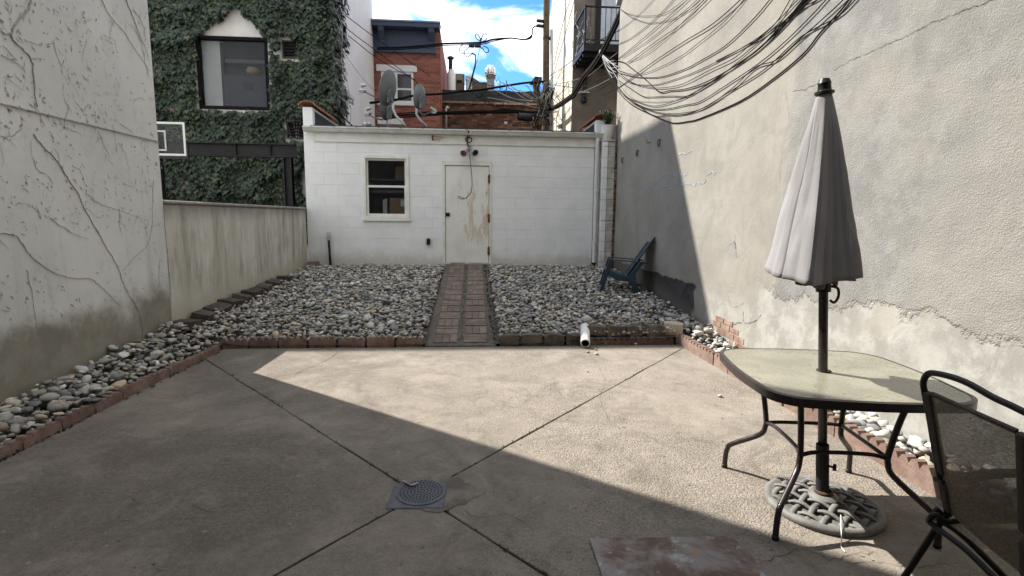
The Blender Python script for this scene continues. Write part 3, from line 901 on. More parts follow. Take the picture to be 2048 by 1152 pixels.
# ---- left building (pale stucco with dead vines)
lb = thing('stucco_building', 'tall pale stucco building wall with dead vine stems filling the left side', 'building', (-3.3, 2.0, 0))
MB().box((-12, -3, -0.1), (XL, 6.0, 12.0)).build('wall', MAT_STUCCO_LEFT, lb)
xl = lambda a, b: onx(a, b, XL)
MB().box((XL, -3, 2.232), (XL + 0.012, 6.0, 2.241)).build('joint_strip', MAT_VINE, lb)
stems = [([(62, -6), (55, 18), (40, 35), (22, 65), (30, 85), (60, 115), (66, 150), (70, 195), (73, 215)], .016, .008),
         ([(0, 62), (14, 69), (22, 65)], .007, .008), ([(60, 118), (76, 116), (92, 121)], .004, .002), ([(48, 80), (64, 86), (88, 91)], .005, .002),
         ([(66, 268), (76, 283), (92, 300), (111, 319), (128, 345), (141, 367), (156, 388), (164, 409), (180, 438), (195, 466), (214, 498), (233, 531), (244, 562), (256, 588), (275, 619), (283, 650), (287, 690)], .009, .006),
         ([(0, 466), (18, 468), (34, 474), (57, 508), (80, 528), (111, 546), (145, 556), (176, 556), (192, 566), (206, 577), (224, 596), (239, 611)], .007, .005),
         ([(306, 360), (305, 382), (304, 415), (303, 451), (294, 489), (270, 512), (244, 542)], .005, .004),
         ([(200, -5), (210, 18), (223, 36), (248, 65), (262, 88), (278, 111), (299, 142)], .007, .004), ([(250, -4), (255, 10), (262, 27), (271, 50), (280, 74), (288, 90), (298, 122)], .010, .004),
         ([(266, 20), (278, 36), (284, 50), (289, 65), (290, 82)], .005, .003), ([(278, 36), (283, 22)], .004, .003), ([(208, 70), (213, 74), (227, 80), (234, 106)], .004, .002), ([(209, 77), (227, 88)], .003, .003),
         ([(174, 388), (190, 402), (206, 411), (232, 419), (260, 428), (298, 443)], .006, .002), ([(0, 110), (25, 122), (41, 133), (52, 146)], .006, .003), ([(4, 90), (20, 105), (34, 122)], .004, .002),
         ([(100, 436), (125, 455), (150, 468), (176, 479)], .006, .003), ([(144, 332), (160, 342), (170, 374)], .004, .002), ([(52, 540), (60, 570), (68, 620), (72, 660)], .005, .003), ([(6, 152), (25, 165), (48, 182)], .004, .002),
         ([(195, 262), (212, 300), (222, 320)], .004, .002), ([(236, 285), (250, 310), (258, 342)], .004, .002), ([(176, 208), (168, 218), (166, 232)], .004, .002), ([(126, 120), (124, 130), (129, 135)], .005, .002), ([(318, 520), (317, 570), (312, 600)], .004, .002)]
for pix, r0, r1 in stems:
    p = [q + Vector((0.003 + 0.004 * random.random(), random.uniform(-.006, .006), random.uniform(-.006, .006))) for q in catmull([xl(*q) for q in pix], 5)]
    MB().tube(p, r0 * 0.48, 5, r2=r1 * 0.4).build('dead_vine', MAT_VINE, lb, smooth=True)
tend = MB()
for _ in range(1500):
    px, py = random.uniform(-30, 325), random.uniform(-30, 640)
    if py > 470 and random.random() < 0.6: continue
    if mnoise.noise(Vector((px * 0.014, py * 0.011, 3))) < random.uniform(-.5, .35): continue
    p = xl(px, py); L = random.choice((.006, .009, .012, .016, .022, .035)) * random.uniform(.7, 1.3); a = random.gauss(2.2, 0.6)
    d = Vector((0, math.cos(a), math.sin(a))) * L; q = Vector((0.004, 0, 0)); b = Vector((0, random.uniform(-.3, .3), random.uniform(-.3, .3))) * L
    tend.ribbon([p + q - d, p + q + b, p + q + d], random.uniform(.005, .014) * min(1, .018 / L), (1, 0, 0), .3)
for _ in range(34):
    px, py = random.uniform(0, 310), random.uniform(0, 520)
    p = xl(px, py); a = random.gauss(2.1, .5); pts = [p]
    for k in range(7):
        a += random.gauss(0, .35); pts.append(pts[-1] + Vector((0, math.cos(a), math.sin(a))) * random.uniform(.02, .05))
    tend.ribbon([q + Vector((.004, 0, 0)) for q in pts], random.uniform(.003, .005), (1, 0, 0), .4)
tag(tend.build('dead_tendril', MAT_VINE_PALE, lb, recalc=False), kind='stuff')

# ---- low wall running on to the shed
lw = thing('concrete_wall', 'low streaked concrete garden wall between the stucco building and the white shed', 'wall', (-3.3, 8.0, 0))
mb = MB()
def slantbox(mb, x0, x1, y0, x0b, x1b, y1, z0, z1):
    i = len(mb.v)
    mb.v += [(x0, y0, z0), (x1, y0, z0), (x0b, y1, z0), (x1b, y1, z0), (x0, y0, z1), (x1, y0, z1), (x0b, y1, z1), (x1b, y1, z1)]
    mb.f += [tuple(i + k for k in q) for q in ((0, 2, 3, 1), (4, 5, 7, 6), (0, 1, 5, 4), (2, 6, 7, 3), (0, 4, 6, 2), (1, 3, 7, 5))]
slantbox(mb, -3.55, -3.30, 6.002, -3.40, -3.14, 10.43, -0.1, 1.585)
mb.build('wall', MAT_LOW_WALL, lw, bevel=0.01)
mb = MB(); slantbox(mb, -3.57, -3.285, 6.002, -3.42, -3.125, 10.43, 1.588, 1.63); mb.build('coping', MAT_LOW_WALL, lw, bevel=0.012)
crack([(326, 409), (329, 450), (332, 489), (336, 530), (340, 577), (342, 615)], .012, MAT_CRACK, lambda a, b: onx(a, b, -3.295), lw, (0.006, 0, 0), (1, 0, 0))
crack([(513, 425), (511, 455), (510, 490), (508, 520)], .008, MAT_CRACK, lambda a, b: onx(a, b, -3.20), lw, (0.012, 0, 0), (1, 0, 0))

# ---- right building (patched beige stucco)
rb = thing('beige_building', 'tall beige building wall with patched rough stucco filling the right side', 'building', (2.85, 4.0, 0))
MB().box((XR, -3, -0.1), (11, 10.44, 13)).build('wall', MAT_RIGHT_WALL, rb)
xr = lambda a, b: onx(a, b, XR)
for pix, w in (([(1585, 184), (1610, 178), (1640, 165)], .008), ([(1668, 140), (1700, 122), (1730, 108), (1755, 98), (1775, 88), (1800, 78), (1825, 65), (1850, 52), (1880, 40), (1910, 27), (1945, 14), (1996, -4)], .008),
               ([(1486, 622), (1490, 645), (1512, 640), (1524, 628)], .01), ([(1455, 585), (1462, 612), (1478, 612), (1488, 605)], .006), ([(1436, 648), (1460, 648), (1486, 646)], .016),
               ([(1570, 180), (1578, 230), (1568, 280), (1562, 330), (1560, 400)], .004), ([(1470, 468), (1472, 500), (1474, 518)], .012), ([(1405, 318), (1410, 290), (1411, 362)], .004)):
    crack(pix, w, MAT_CRACKL, xr, rb, (-0.003, 0, 0), (1, 0, 0), wob=.008)
for pix in ([(1245, 388), (1262, 382), (1280, 386), (1300, 375), (1322, 362)], [(1300, 372), (1330, 352), (1338, 348)], [(1290, 384), (1318, 374), (1345, 372), (1372, 362)],
            [(1340, 352), (1352, 348), (1364, 352), (1376, 346)], [(1360, 374), (1372, 366), (1390, 369), (1408, 362), (1412, 366)], [(1412, 350), (1424, 345), (1440, 343)], [(1352, 312), (1370, 306), (1390, 302)],
            [(1256, 366), (1268, 362), (1272, 366)], [(1336, 376), (1360, 370), (1380, 368)], [(1460, 488), (1468, 484), (1470, 496)]):
    pts = []
    P_ = catmull([xr(*p) for p in pix], 6)
    for p in P_: pts.append(p + Vector((-.004, random.uniform(-.015, .015), random.uniform(-.025, .025))))
    MB().ribbon(pts, .012, (1, 0, 0), .45).build('chalk_mark', MAT_CHALK, rb, recalc=False)
for px, py in ((1247, 321), (1277, 307), (1321, 286)):
    p = xr(px, py)
    pts = [p + Vector((-.03, .035 * math.sin(a), .05 * math.cos(a))) for a in [k * 6.283 / 14 for k in range(15)]]
    MB().tube(pts, .008, 6).tube([p + Vector((.01, 0, .05)), p + Vector((-.035, 0, .05))], .008, 6).build('wall_ring', MAT_RUST, rb, smooth=True)
p = xr(1301, 285); MB().tube([p + Vector((.01, 0, 0)), p + Vector((-.06, 0, -.01)), p + Vector((-.06, 0, .05))], .008, 6).build('wall_hook', MAT_RUST, rb, smooth=True)
bl_ = MB().box((-0.0, -0.095, -0.028), (0.02, 0.095, 0.028)).mesh('wall_brick')
for r_, (zz, ys) in enumerate(((0.215, (5.25, 5.46, 5.66)), (0.282, (5.37, 5.57, 5.78)), (0.349, (5.50, 5.71)), (0.148, (4.95, 5.16, 5.36)))):
    for y in ys:
        addobj('brick', bl_, rb, MAT_OLDBRICK, (XR - 0.003 - random.uniform(0, .005), y, zz), (random.uniform(-.02, .02), 0, 0))
MB().prism([(10.22, 5.72), (10.5, 5.52), (10.5, 6.4), (9.9, 6.4)], 0, 2.78, 2.86).build('eave_bracket', MAT_GALV, rb)

hw = MB().box((-3.299, -2.4, -0.1), (2.849, -1.62, 9.5)).build('added_back_wall', plain('added_wall_brick', (0.24, 0.20, 0.18), .9, var=.3))  # unseen wall added behind the camera to dim the foreground
tag(hw, kind='structure')

# ================================================================== IVY BUILDING
YI = 12.6
ib = thing('ivy_building', 'tall stucco house with its back wall overgrown by dark ivy behind the low wall', 'building', (-5.5, 12.6, 0))
XIR = -3.17
wy = lambda a, b: ony(a, b, YI)
w0, w1 = wy(400, 218), wy(535, 76)
WX0, WX1, WZ0, WZ1 = w0.x, w1.x, w0.z, w1.z
mb = MB()
mb.box((-15, YI, -0.1), (WX0, YI + 0.3, 10.8)); mb.box((WX1, YI, -0.1), (XIR, YI + 0.3, 10.8))
mb.box((WX0, YI, -0.1), (WX1, YI + 0.3, WZ0)); mb.box((WX0, YI, WZ1), (WX1, YI + 0.3, 10.8))
mb.build('back_wall', MAT_IVYWALL, ib)
MB().box((-15, YI + 0.302, -0.1), (XIR - 0.002, 18.4, 10.79)).build('side_wall', MAT_SIDING, ib)
MB().box((-15, YI + .01, 10.802), (-3.45, 18.3, 11.12)).build('parapet', MAT_IVYWALL, ib)
# cut the room behind the window out visually: a dark recess box stands inside the wall thickness
win = thing('ivy_window', 'dark framed window', 'window')
bpy.data.objects.remove(win)
wf = MB()
t_ = 0.075
wf.box((WX0, YI - 0.03, WZ0), (WX1, YI + 0.10, WZ0 + t_)).box((WX0, YI - 0.03, WZ1 - t_), (WX1, YI + 0.10, WZ1))
wf.box((WX0, YI - 0.03, WZ0 + t_), (WX0 + t_, YI + 0.10, WZ1 - t_)).box((WX1 - t_, YI - 0.03, WZ0 + t_), (WX1, YI + 0.10, WZ1 - t_))
winf = wf.build('window', MAT_FRAME, ib, bevel=0.006)
MB().box((WX0 + t_, YI + 0.03, WZ0 + t_), (WX1 - t_, YI + 0.036, WZ1 - t_)).build('pane', MAT_GLASS_IVY, winf)
MB().box((WX0, YI + 0.27, WZ0), (WX1, YI + 0.301, WZ1)).build('room_back', plain('grey_room', (0.035, 0.037, 0.043), 0.9, var=0.1), winf)
cw = WX0 + (WX1 - WX0) * 0.30
MB().box((WX0 + t_, YI + 0.10, WZ0 + t_), (cw, YI + 0.13, WZ1 - t_)).build('blind', plain('pale_blind', (0.55, 0.57, 0.55), 0.8, var=0.05), winf)
MB().box((cw, YI + 0.10, WZ0 + t_), (cw + 0.05, YI + 0.15, WZ1 - t_)).build('mullion', MAT_BLACK, winf)
zs = WZ0 + (WZ1 - WZ0) * 0.50
MB().box((cw + 0.05, YI + 0.10, WZ0 + t_), (WX1 - t_, YI + 0.14, zs)).build('lower_panel', plain('slate_panel', (0.042, 0.046, 0.062), 0.6, var=0.1), winf)
MB().box((cw + 0.05, YI + 0.20, zs + 0.28), (WX1 - t_, YI + 0.24, zs + 0.36)).build('shelf', plain('grey_shelf', (0.10, 0.105, 0.115), 0.7), winf)
hx = WX0 + (WX1 - WX0) * 0.60
MB().box((hx, YI + 0.085, WZ0 + 0.46), (hx + 0.20, YI + 0.10, WZ0 + 0.60)).bar((hx - 0.04, YI + .09, WZ0 + .63), (hx + .16, YI + .09, WZ0 + .59), .02, .02).build('bracket', MAT_BLACK, winf)
MB().lathe([(0.0, 0), (.12, .02), (.16, .09), (.12, .17), (0, .19)], 12, Matrix.Translation((hx + .2, YI + .2, zs + .01))).build('bread_shape', MAT_CARD, winf, smooth=True)
cas = plain('window_casing', (0.56, 0.51, 0.45), 0.9, var=0.2, scale=8)
mb = MB(); c_ = 0.075
mb.box((WX0 - c_, YI - .018, WZ0 - c_), (WX0, YI - .001, WZ1 + .02)).box((WX1, YI - .018, WZ0 - c_), (WX1 + c_, YI - .001, WZ1 + .02)).box((WX0, YI - .018, WZ0 - c_), (WX1, YI - .001, WZ0))
mb.build('casing', cas, ib)
def vent(x0, x1, z0, z1):
    f = MB()
    f.box((x0, YI - .05, z0), (x1, YI - .002, z0 + .03)).box((x0, YI - .05, z1 - .03), (x1, YI - .002, z1)).box((x0, YI - .05, z0 + .03), (x0 + .03, YI - .002, z1 - .03)).box((x1 - .03, YI - .05, z0 + .03), (x1, YI - .002, z1 - .03))
    v = f.build('vent', MAT_BLACK, ib)
    MB().box((x0 + .03, YI - .008, z0 + .03), (x1 - .03, YI - .003, z1 - .03)).build('backing', MAT_HOLE, v)
    n = 4
    for k in range(n):
        zz = z0 + .05 + (z1 - z0 - .1) * (k + .5) / n
        MB().bar((x0 + .031, YI - .03, zz), (x1 - .031, YI - .03, zz), .04, .016, (0, -.7, .7)).build('louvre', MAT_STEEL_DARK, v)
V1, V2 = (-4.14, -3.78, 4.93, 5.30), (-4.13, -3.70, 3.20, 3.575)
vent(*V1); vent(*V2)
MB().box((-4.2, YI - .012, 5.30), (-3.72, YI - .001, 5.42)).build('vent_hood', MAT_IVYWALL, ib)

# leaves
def leaf_base():
    o = [(0, 0), (.26, -.16), (.52, .02), (.40, .26), (.56, .52), (.26, .50), (0, .98), (-.26, .50), (-.56, .52), (-.40, .26), (-.52, .02), (-.26, -.16)]
    v = [(0, .32, .10)] + [(x, y, -.10 * abs(x) - .12 * max(0, y - .4)) for x, y in o]
    f = [(0, 1 + k, 1 + (k + 1) % 12) for k in range(12)]
    return v, f
LB = leaf_base()
def inpoly(x, z, poly):
    c = False; n = len(poly)
    for i in range(n):
        (x1, y1), (x2, y2) = poly[i], poly[i - 1]
        if (y1 > z) != (y2 > z) and x < (x2 - x1) * (z - y1) / (y2 - y1) + x1: c = not c
    return c
bare = [[(q.x, q.z) for q in (wy(*p) for p in pix)] for pix in (
    [(398, 222), (394, 150), (392, 72), (412, 70), (418, 54), (440, 44), (452, 32), (470, 24), (476, 14), (488, 20), (492, 34), (506, 44), (520, 62), (534, 72), (543, 80), (546, 150), (546, 224)],
    [(600, 330), (618, 330), (618, 415), (604, 400), (606, 370)])]
bare.append([(V1[0] - .06, V1[2] - .06), (V1[1] - .04, V1[2] - .06), (V1[1] + .02, V1[3] + .02), (V1[0] - .06, V1[3] + .12)])
bare.append([(V2[0] - .06, V2[2] - .07), (V2[1] + .15, V2[2] - .07), (V2[1] + .15, V2[3] + .04), (V2[0] - .06, V2[3] + .04)])
lm = []; lk = []
def put_leaf(p, nrm, s, droop=0.5):
    nrm = Vector(nrm).normalized()
    down = Vector((random.gauss(0, .35), random.gauss(0, .2), -1)).normalized()
    z = (nrm + Vector((random.gauss(0, .28), random.gauss(0, .2), random.uniform(0.0, droop) + .1))).normalized()
    y = (down - z * down.dot(z)).normalized(); x = y.cross(z)
    M = Matrix((x, y, z)).transposed().to_4x4(); M.translation = p
    lm.append(M @ Matrix.Diagonal((s, s, s, 1)))
    d = Vector(p) - CAM; zz = d.dot(_f); px, py = 1024 + FPX * d.dot(_R) / zz, 576 - FPX * d.dot(_U) / zz
    lk.append(s / zz if (280 < px < 720 and 0 < py < 415) else 0)
for _ in range(21000):
    x, z = random.uniform(-8.2, -3.05), random.uniform(0.9, 7.4)
    rag = 0.09 * mnoise.noise(Vector((x * 5, z * 5, 0)))
    if any(inpoly(x + rag, z + rag, b) for b in bare): continue
    thick = 0.07 + 0.28 * max(0, .25 + mnoise.noise(Vector((x * 2.2, z * 2.2, 4)))) + 0.10 * sstep(-3.9, -3.3, x)
    put_leaf((x, YI - random.uniform(0.03, thick), z), (0, -1, 0.15), random.uniform(.055, .085) if random.random() < .35 else random.uniform(.08, .14))
# the growth that wraps the corner and hangs out past it
for _ in range(6200):
    z = random.uniform(3.55, 9.5)
    edge = 0.24 + 0.22 * mnoise.noise(Vector((z * 1.1, 3, 0))) + 0.12 * mnoise.noise(Vector((z * 3.3, 1, 5)))
    edge *= sstep(3.5, 4.4, z) * 0.75 + 0.25
    a = random.uniform(-0.4, 1.9); rr_ = random.uniform(0.55, 1.0) ** .5
    x = XIR - 0.28 + (edge + .22) * math.sin(a) * rr_; y = YI + 0.34 - (0.60) * math.cos(a) * rr_
    if a > 1.3: y += random.uniform(0, 0.9)
    put_leaf((x, y, z), (math.sin(a), -math.cos(a), .15), random.uniform(.075, .13), .6)
lk = np.array(lk); lord = np.argsort(-lk - rs.rand(len(lk)) * 0.004 * (lk > 0))
leafme = bpy.data.meshes.new('ivy_leaf'); leafme.from_pydata(*[LB[0], [], LB[1]]); leafme.materials.append(MAT_LEAF)
ivy = thing('ivy', 'dense dark green ivy covering the house wall round the black framed window', 'ivy', (-5.5, 12.6, 0))
for k in lord[:300]:
    o = bpy.data.objects.new('leaf', leafme); COL.objects.link(o); o.parent = ivy
    o.matrix_local = Matrix.Translation(-origin(ivy)) @ lm[k]
rest_l = lord[300:]
join_instances('foliage', [LB], np.zeros(len(rest_l), int), np.array([np.array(lm[k]) for k in rest_l]), rs.rand(len(rest_l)) ** 1.2, MAT_LEAF, ivy, smooth=False)
mb = MB()
for k in range(26):
    x = random.uniform(-8, -3.2); pts = [Vector((x, YI - .012, 0.2))]
    for j in range(12):
        nxt_ = pts[-1] + Vector((random.gauss(0, .12), 0, random.uniform(.4, .7)))
        if -6.15 < nxt_.x < -4.25 and nxt_.z > 3.4: break
        pts.append(nxt_)
    if len(pts) < 3: continue
    mb.tube(catmull(pts, 3), .012, 5, r2=.004)
tag(mb.build('stem', MAT_VINE, ivy), kind='stuff')

# steel pergola frame and backboard in the neighbouring yard
pg = thing('pergola', 'black steel beam on a post in front of the ivy', 'steel frame', (-3.6, 10.95, 0))
yb = 10.9
mb = MB(); zt, zb_ = 2.86, 2.60
mb.box((-7.5, yb - .07, zt - .02), (-3.42, yb + .07, zt)).box((-7.5, yb - .07, zb_), (-3.42, yb + .07, zb_ + .02)).box((-7.5, yb - .012, zb_ + .02), (-3.42, yb + .012, zt - .02))
for x in (-4.55, -3.9): mb.box((x, yb - .065, zb_ + .02), (x + .012, yb - .0125, zt - .02))
mb.build('beam', MAT_STEEL_DARK, pg)
mb = MB().box((-3.66, yb - .07, -0.1), (-3.64, yb + .07, zb_)).box((-3.52, yb - .07, -0.1), (-3.50, yb + .07, zb_)).box((-3.64, yb - .012, -0.1), (-3.52, yb + .012, zb_))
mb.build('post', MAT_STEEL_DARK, pg)
mb = MB()
for k in range(4): mb.lathe([(.014, 0), (.014, .012)], 6, Matrix.Translation((-3.62 + k * .045, yb - .071, 2.70)) @ Matrix.Rotation(math.pi / 2, 4, 'X'))
mb.build('bolts', MAT_STEEL_DARK, pg)
bb = thing('basketball_backboard', 'clear basketball backboard with white border at the edge of the stucco wall', 'backboard', (-5.7, 9.7, 2.5))
q0, q1 = ony(374, 318, 9.7), ony(300, 243, 9.7)
X1, Z0, Z1 = q0.x, q0.z, q1.z; X0 = X1 - 1.12; t2 = 0.035
MB().box((X0, 9.70, Z0), (X1, 9.712, Z1)).build('board', MAT_GLASS_BOARD, bb)
mb = MB()
for (a, b, c, d) in ((X0, X1, Z1 - t2, Z1), (X0, X1, Z0 + .05, Z0 + .05 + t2), (X1 - t2, X1, Z0 + .05 + t2, Z1 - t2), (X0, X0 + t2, Z0 + .05 + t2, Z1 - t2)): mb.box((a, 9.692, c), (b, 9.699, d))
mb.build('border', MAT_PAPER, bb)
cx = (X0 + X1) / 2; mb = MB(); hw, h0, h1, t3 = .24, Z0 + .13, Z0 + .47, .025
for (a, b, c, d) in ((cx - hw, cx + hw, h1 - t3, h1), (cx - hw, cx + hw, h0, h0 + t3), (cx + hw - t3, cx + hw, h0 + t3, h1 - t3), (cx - hw, cx - hw + t3, h0 + t3, h1 - t3)): mb.box((a, 9.692, c), (b, 9.699, d))
mb.build('target_square', MAT_GALV, bb)
mb = MB().box((X0 - .02, 9.685, Z0), (X1 + .03, 9.73, Z0 + .048)).box((X1, 9.69, Z0 + .048), (X1 + .03, 9.73, Z0 + .26)).box((cx - .08, 9.73, Z0 - .1), (cx + .08, 9.85, Z1 - .2)).box((cx - .06, 9.79, -0.1), (cx + .06, 9.91, Z0 - .1))
mb.build('frame', MAT_BLACK, bb)

# ================================================================== SHED
YF = YSH
shed = thing('shed', 'low white painted block shed at the end of the yard', 'shed', (-0.3, 10.45, 0.55))
sy = lambda a, b: ony(a, b, YF)
SX0, SX1 = -3.13, 2.44
ZB, ZT = 0.42, 2.88
q0, q1 = sy(737, 430), sy(812, 312)
wX0, wZ0, wX1, wZ1 = q0.x - .085, q0.z - .07, q1.x + .055, q1.z - .0
q0, q1 = sy(886, 526), sy(984, 324)
dX0, dZ0, dX1, dZ1 = q0.x, q0.z, q1.x, q1.z
openings = [(wX0, wX1, wZ0, wZ1), (dX0, dX1, ZB - .1, dZ1)]
mb = MB()
def backing(x0, x1, z0, z1):
    mb.box((x0, YF + .0042, z0), (x1, YF + .20, z1))
backing(SX0, wX0, ZB, ZT); backing(wX0, wX1, ZB, wZ0); backing(wX0, wX1, wZ1, ZT); backing(wX1, dX0, ZB, ZT); backing(dX0, dX1, dZ1, ZT); backing(dX1, SX1, ZB, ZT)
wall = mb.build('wall', MAT_BLOCK, shed)
mb = MB().box((SX0, YF + .2, ZB), (SX0 + .18, 14.2, ZT + .2)).box((SX1 - .18, YF + .2, ZB), (SX1, 14.2, ZT + .2)).box((SX0 + .18, 14.0, ZB), (SX1 - .18, 14.2, ZT + .2))
mb.build('rear_walls', MAT_BLOCK, shed)
def cutrect(r, h):
    x0, x1, z0, z1 = r; a0, a1, b0, b1 = h
    if a1 <= x0 or a0 >= x1 or b1 <= z0 or b0 >= z1: return [r]
    out = []
    m0, m1 = max(x0, a0), min(x1, a1)
    if x0 < a0: out.append((x0, a0, z0, z1))
    if x1 > a1: out.append((a1, x1, z0, z1))
    if z0 < b0: out.append((m0, m1, z0, b0))
    if z1 > b1: out.append((m0, m1, b1, z1))
    return out
g_ = 0.0030
row = 0; z = 0.64 - 0.2033
while z < ZT - .02:
    z1 = min(z + .2033, ZT)
    x = SX0 - (0.2033 if row % 2 else 0.05)
    while x < SX1:
        r = [(max(x, SX0), min(x + .4066, SX1), z, z1)]
        for h in openings: r = [c for q in r for c in cutrect(q, h)]
        for (a, b, c, d) in r:
            if b - a < .03 or d - c < .02: continue
            bo = MB().box((a + .0009, YF + random.uniform(-.0012, .0008), c + g_), (b - .0009, YF + .005, d - g_)).build('block', MAT_BLOCK, wall)
            bv = bo.modifiers.new('bevel', 'BEVEL'); bv.width = .003; bv.segments = 1
        x += .4066
    z = z1; row += 1
# fascia, gutter, roof
fz0, fz1 = 2.86, 3.03
MB().box((-2.95, YF - .03, fz0), (2.46, YF - .001, fz1)).build('fascia', MAT_TRIM, shed, bevel=.004)
gy = YF - .03
prof = [(gy, 3.03), (gy, 3.125), (gy - .13, 3.125), (gy - .13, 3.10), (gy - .115, 3.085), (gy - .10, 3.05), (gy - .085, 3.03)]
gut = MB().prism(prof, 0, -3.10, 2.58).build('gutter', MAT_GUTTER, shed, bevel=.003)
for k in range(14):
    x = -2.95 + k * .41
    MB().box((x, gy - .142, 3.119), (x + .025, gy + .02, 3.131)).build('hanger', MAT_ROOFTAR, gut)
MB().box((-0.0, gy - .1345, 3.028), (0.02, gy, 3.1255)).build('seam', MAT_GUTTER, gut)
MB().box((-2.94, YF - .03, 3.128), (2.42, 14.2, 3.165)).build('roof', MAT_ROOFTAR, shed)
ds = MB()
ds.tube([(2.475, YF - .10, 3.03), (2.475, YF - .09, 2.95), (2.475, YF - .06, 2.85), (2.475, YF - .06, .60)], .036, 10)
for z in (1.0, 2.0): ds.box((2.43, YF - .105, z), (2.52, YF - .001, z + .03))
ds.build('downspout', MAT_WHITE, shed, smooth=True, auto=40)
MB().tube([(2.475, YF - .06, .60), (2.475, YF - .06, .50)], .042, 10).build('drain_boot', MAT_BLACK, shed, smooth=True, auto=40)
# firewalls with tile copings
def firewall(name, x0, x1, y0, y1, zt, label):
    t = thing('firewall', label, 'parapet wall', ((x0 + x1) / 2, y0, zt))
    MB().box((x0, y0, ZB), (x1, y1, zt)).build('wall', MAT_BLOCK, t, bevel=.01)
    MB().box((x1, y0 + .12, 3.17), (x1 + .012, y1, zt - .06)).build('flashing', MAT_ROOFTAR, t) if name == 'L' else MB().box((x0 - .012, y0 + .12, 3.17), (x0, y1, zt - .06)).build('flashing', MAT_ROOFTAR, t)
    cxm = (x0 + x1) / 2; n = int((y1 - y0) / .26)
    R0 = (x1 - x0) / 2 + .07
    for k in range(n):
        ya, yb2 = y0 - .06 + k * .26, y0 - .06 + k * .26 + .29
        mb = MB(); pts = 9
        for yy, rr_ in ((ya, R0), (yb2, R0 * .86)):
            for layer in (0, .018):
                for j in range(pts):
                    a = math.pi * j / (pts - 1)
                    mb.v.append((cxm + (rr_ - layer) * math.cos(a), yy, zt + .0 + (rr_ - layer) * .55 * math.sin(a) + (.015 if yy == ya else 0)))
        for j in range(pts - 1):
            for (p, q) in ((0, 2 * pts), (3 * pts, pts), (pts, 0), (2 * pts, 3 * pts)):
                mb.f.append((p + j, p + j + 1, q + j + 1, q + j))
        mb.build('coping_tile', MAT_TILE, t)
    return t
firewall('L', -3.13, -2.945, YF + .002, 12.5, 3.49, 'white parapet wall with clay coping tiles at the left end of the shed roof')
firewall('R', 2.46, 2.68, YF + .05, 12.2, 3.40, 'cream parapet wall with clay coping tiles at the right end of the shed roof')
# pillar at right with potted plant
pil = thing('block_pillar', 'painted block pillar with a ragged rusty edge between the shed and the beige wall', 'pillar', (2.66, 10.3, .55))
z = .42; k = 0
MB().box((2.555, 10.285, .40), (2.80, YF + .045, 2.955)).build('core', MAT_PLASTER, pil)
while z < 2.9:
    h = .2033
    MB().box((2.55, 10.255, z + .003), (2.655, 10.284, min(z + h, 2.955) - .003)).build('block', MAT_BLOCK, pil, bevel=.004)
    MB().box((2.658, 10.262 + random.uniform(-.004, .004), z + .003), (2.80, 10.284, min(z + h, 2.955) - .003)).build('block', MAT_PLASTER, pil, bevel=.006)
    z += h
MB().box((2.545, 10.25, 2.957), (2.79, YF + .04, 2.99)).build('cap', MAT_PLASTER, pil, bevel=.006)
for z in np.arange(.5, 2.9, .075):
    MB().box((2.803, 10.27 - random.uniform(0, .02), z), (2.845 - random.uniform(0, .015), 10.43, z + .062)).build('brick', MAT_RUST if random.random() < .45 else MAT_OLDBRICK, pil, bevel=.006)
pot = thing('plant_pot', 'white plastic bucket with a bushy flowering plant on top of the block pillar', 'potted plant', (2.66, 10.36, 2.992))
P0 = Vector((2.66, 10.36, 2.992))
MB().lathe([(.085, 0), (.095, .01), (.128, .25), (.138, .255), (.138, .275), (.125, .275), (.118, .22)], 22, Matrix.Translation(P0), cap=False).build('pot', MAT_WHITE, pot, smooth=True, auto=40)
MB().lathe([(.0, .215), (.118, .222)], 16, Matrix.Translation(P0), cap=False).build('soil', MAT_SOIL, pot)
mb = MB(); hl = []; 
for _ in range(46):
    a = random.uniform(0, 6.28); rr_ = random.uniform(.04, .17); h = random.uniform(.12, .36)
    b = P0 + Vector((random.uniform(-.05, .05), random.uniform(-.05, .05), .22)); e = P0 + Vector((rr_ * math.cos(a), rr_ * math.sin(a), .22 + h))
    m_ = (b + e) / 2 + Vector((0, 0, .05)); pts = catmull([b, m_, e], 4); mb.tube(pts, .003, 4)
    for p in pts[2:]:
        for _ in range(3):
            d = Vector((random.gauss(0, 1), random.gauss(0, 1), random.gauss(0.2, .7))).normalized(); s_ = random.uniform(.02, .04)
            sd = d.cross(Vector((0, 0, 1)) if abs(d.z) < .9 else Vector((1, 0, 0))).normalized() * s_ * .35
            hl.append((p, p + d * s_ * .5 + sd, p + d * s_, p + d * s_ * .5 - sd))
mb.build('stems', MAT_HERB, pot)
mb = MB()
for q in hl: mb.quad(*q)
tag(mb.build('leaves', MAT_HERB, pot, recalc=False), kind='stuff')
mb = MB()
for _ in range(9):
    c = P0 + Vector((random.uniform(.02, .16), random.uniform(-.12, .05), random.uniform(.36, .52)))
    mb.lathe([(0, -.012), (.012, -.004), (.012, .006), (0, .012)], 6, Matrix.Translation(c), cap=False)
tag(mb.build('flowers', MAT_FLOWER, pot), kind='stuff')

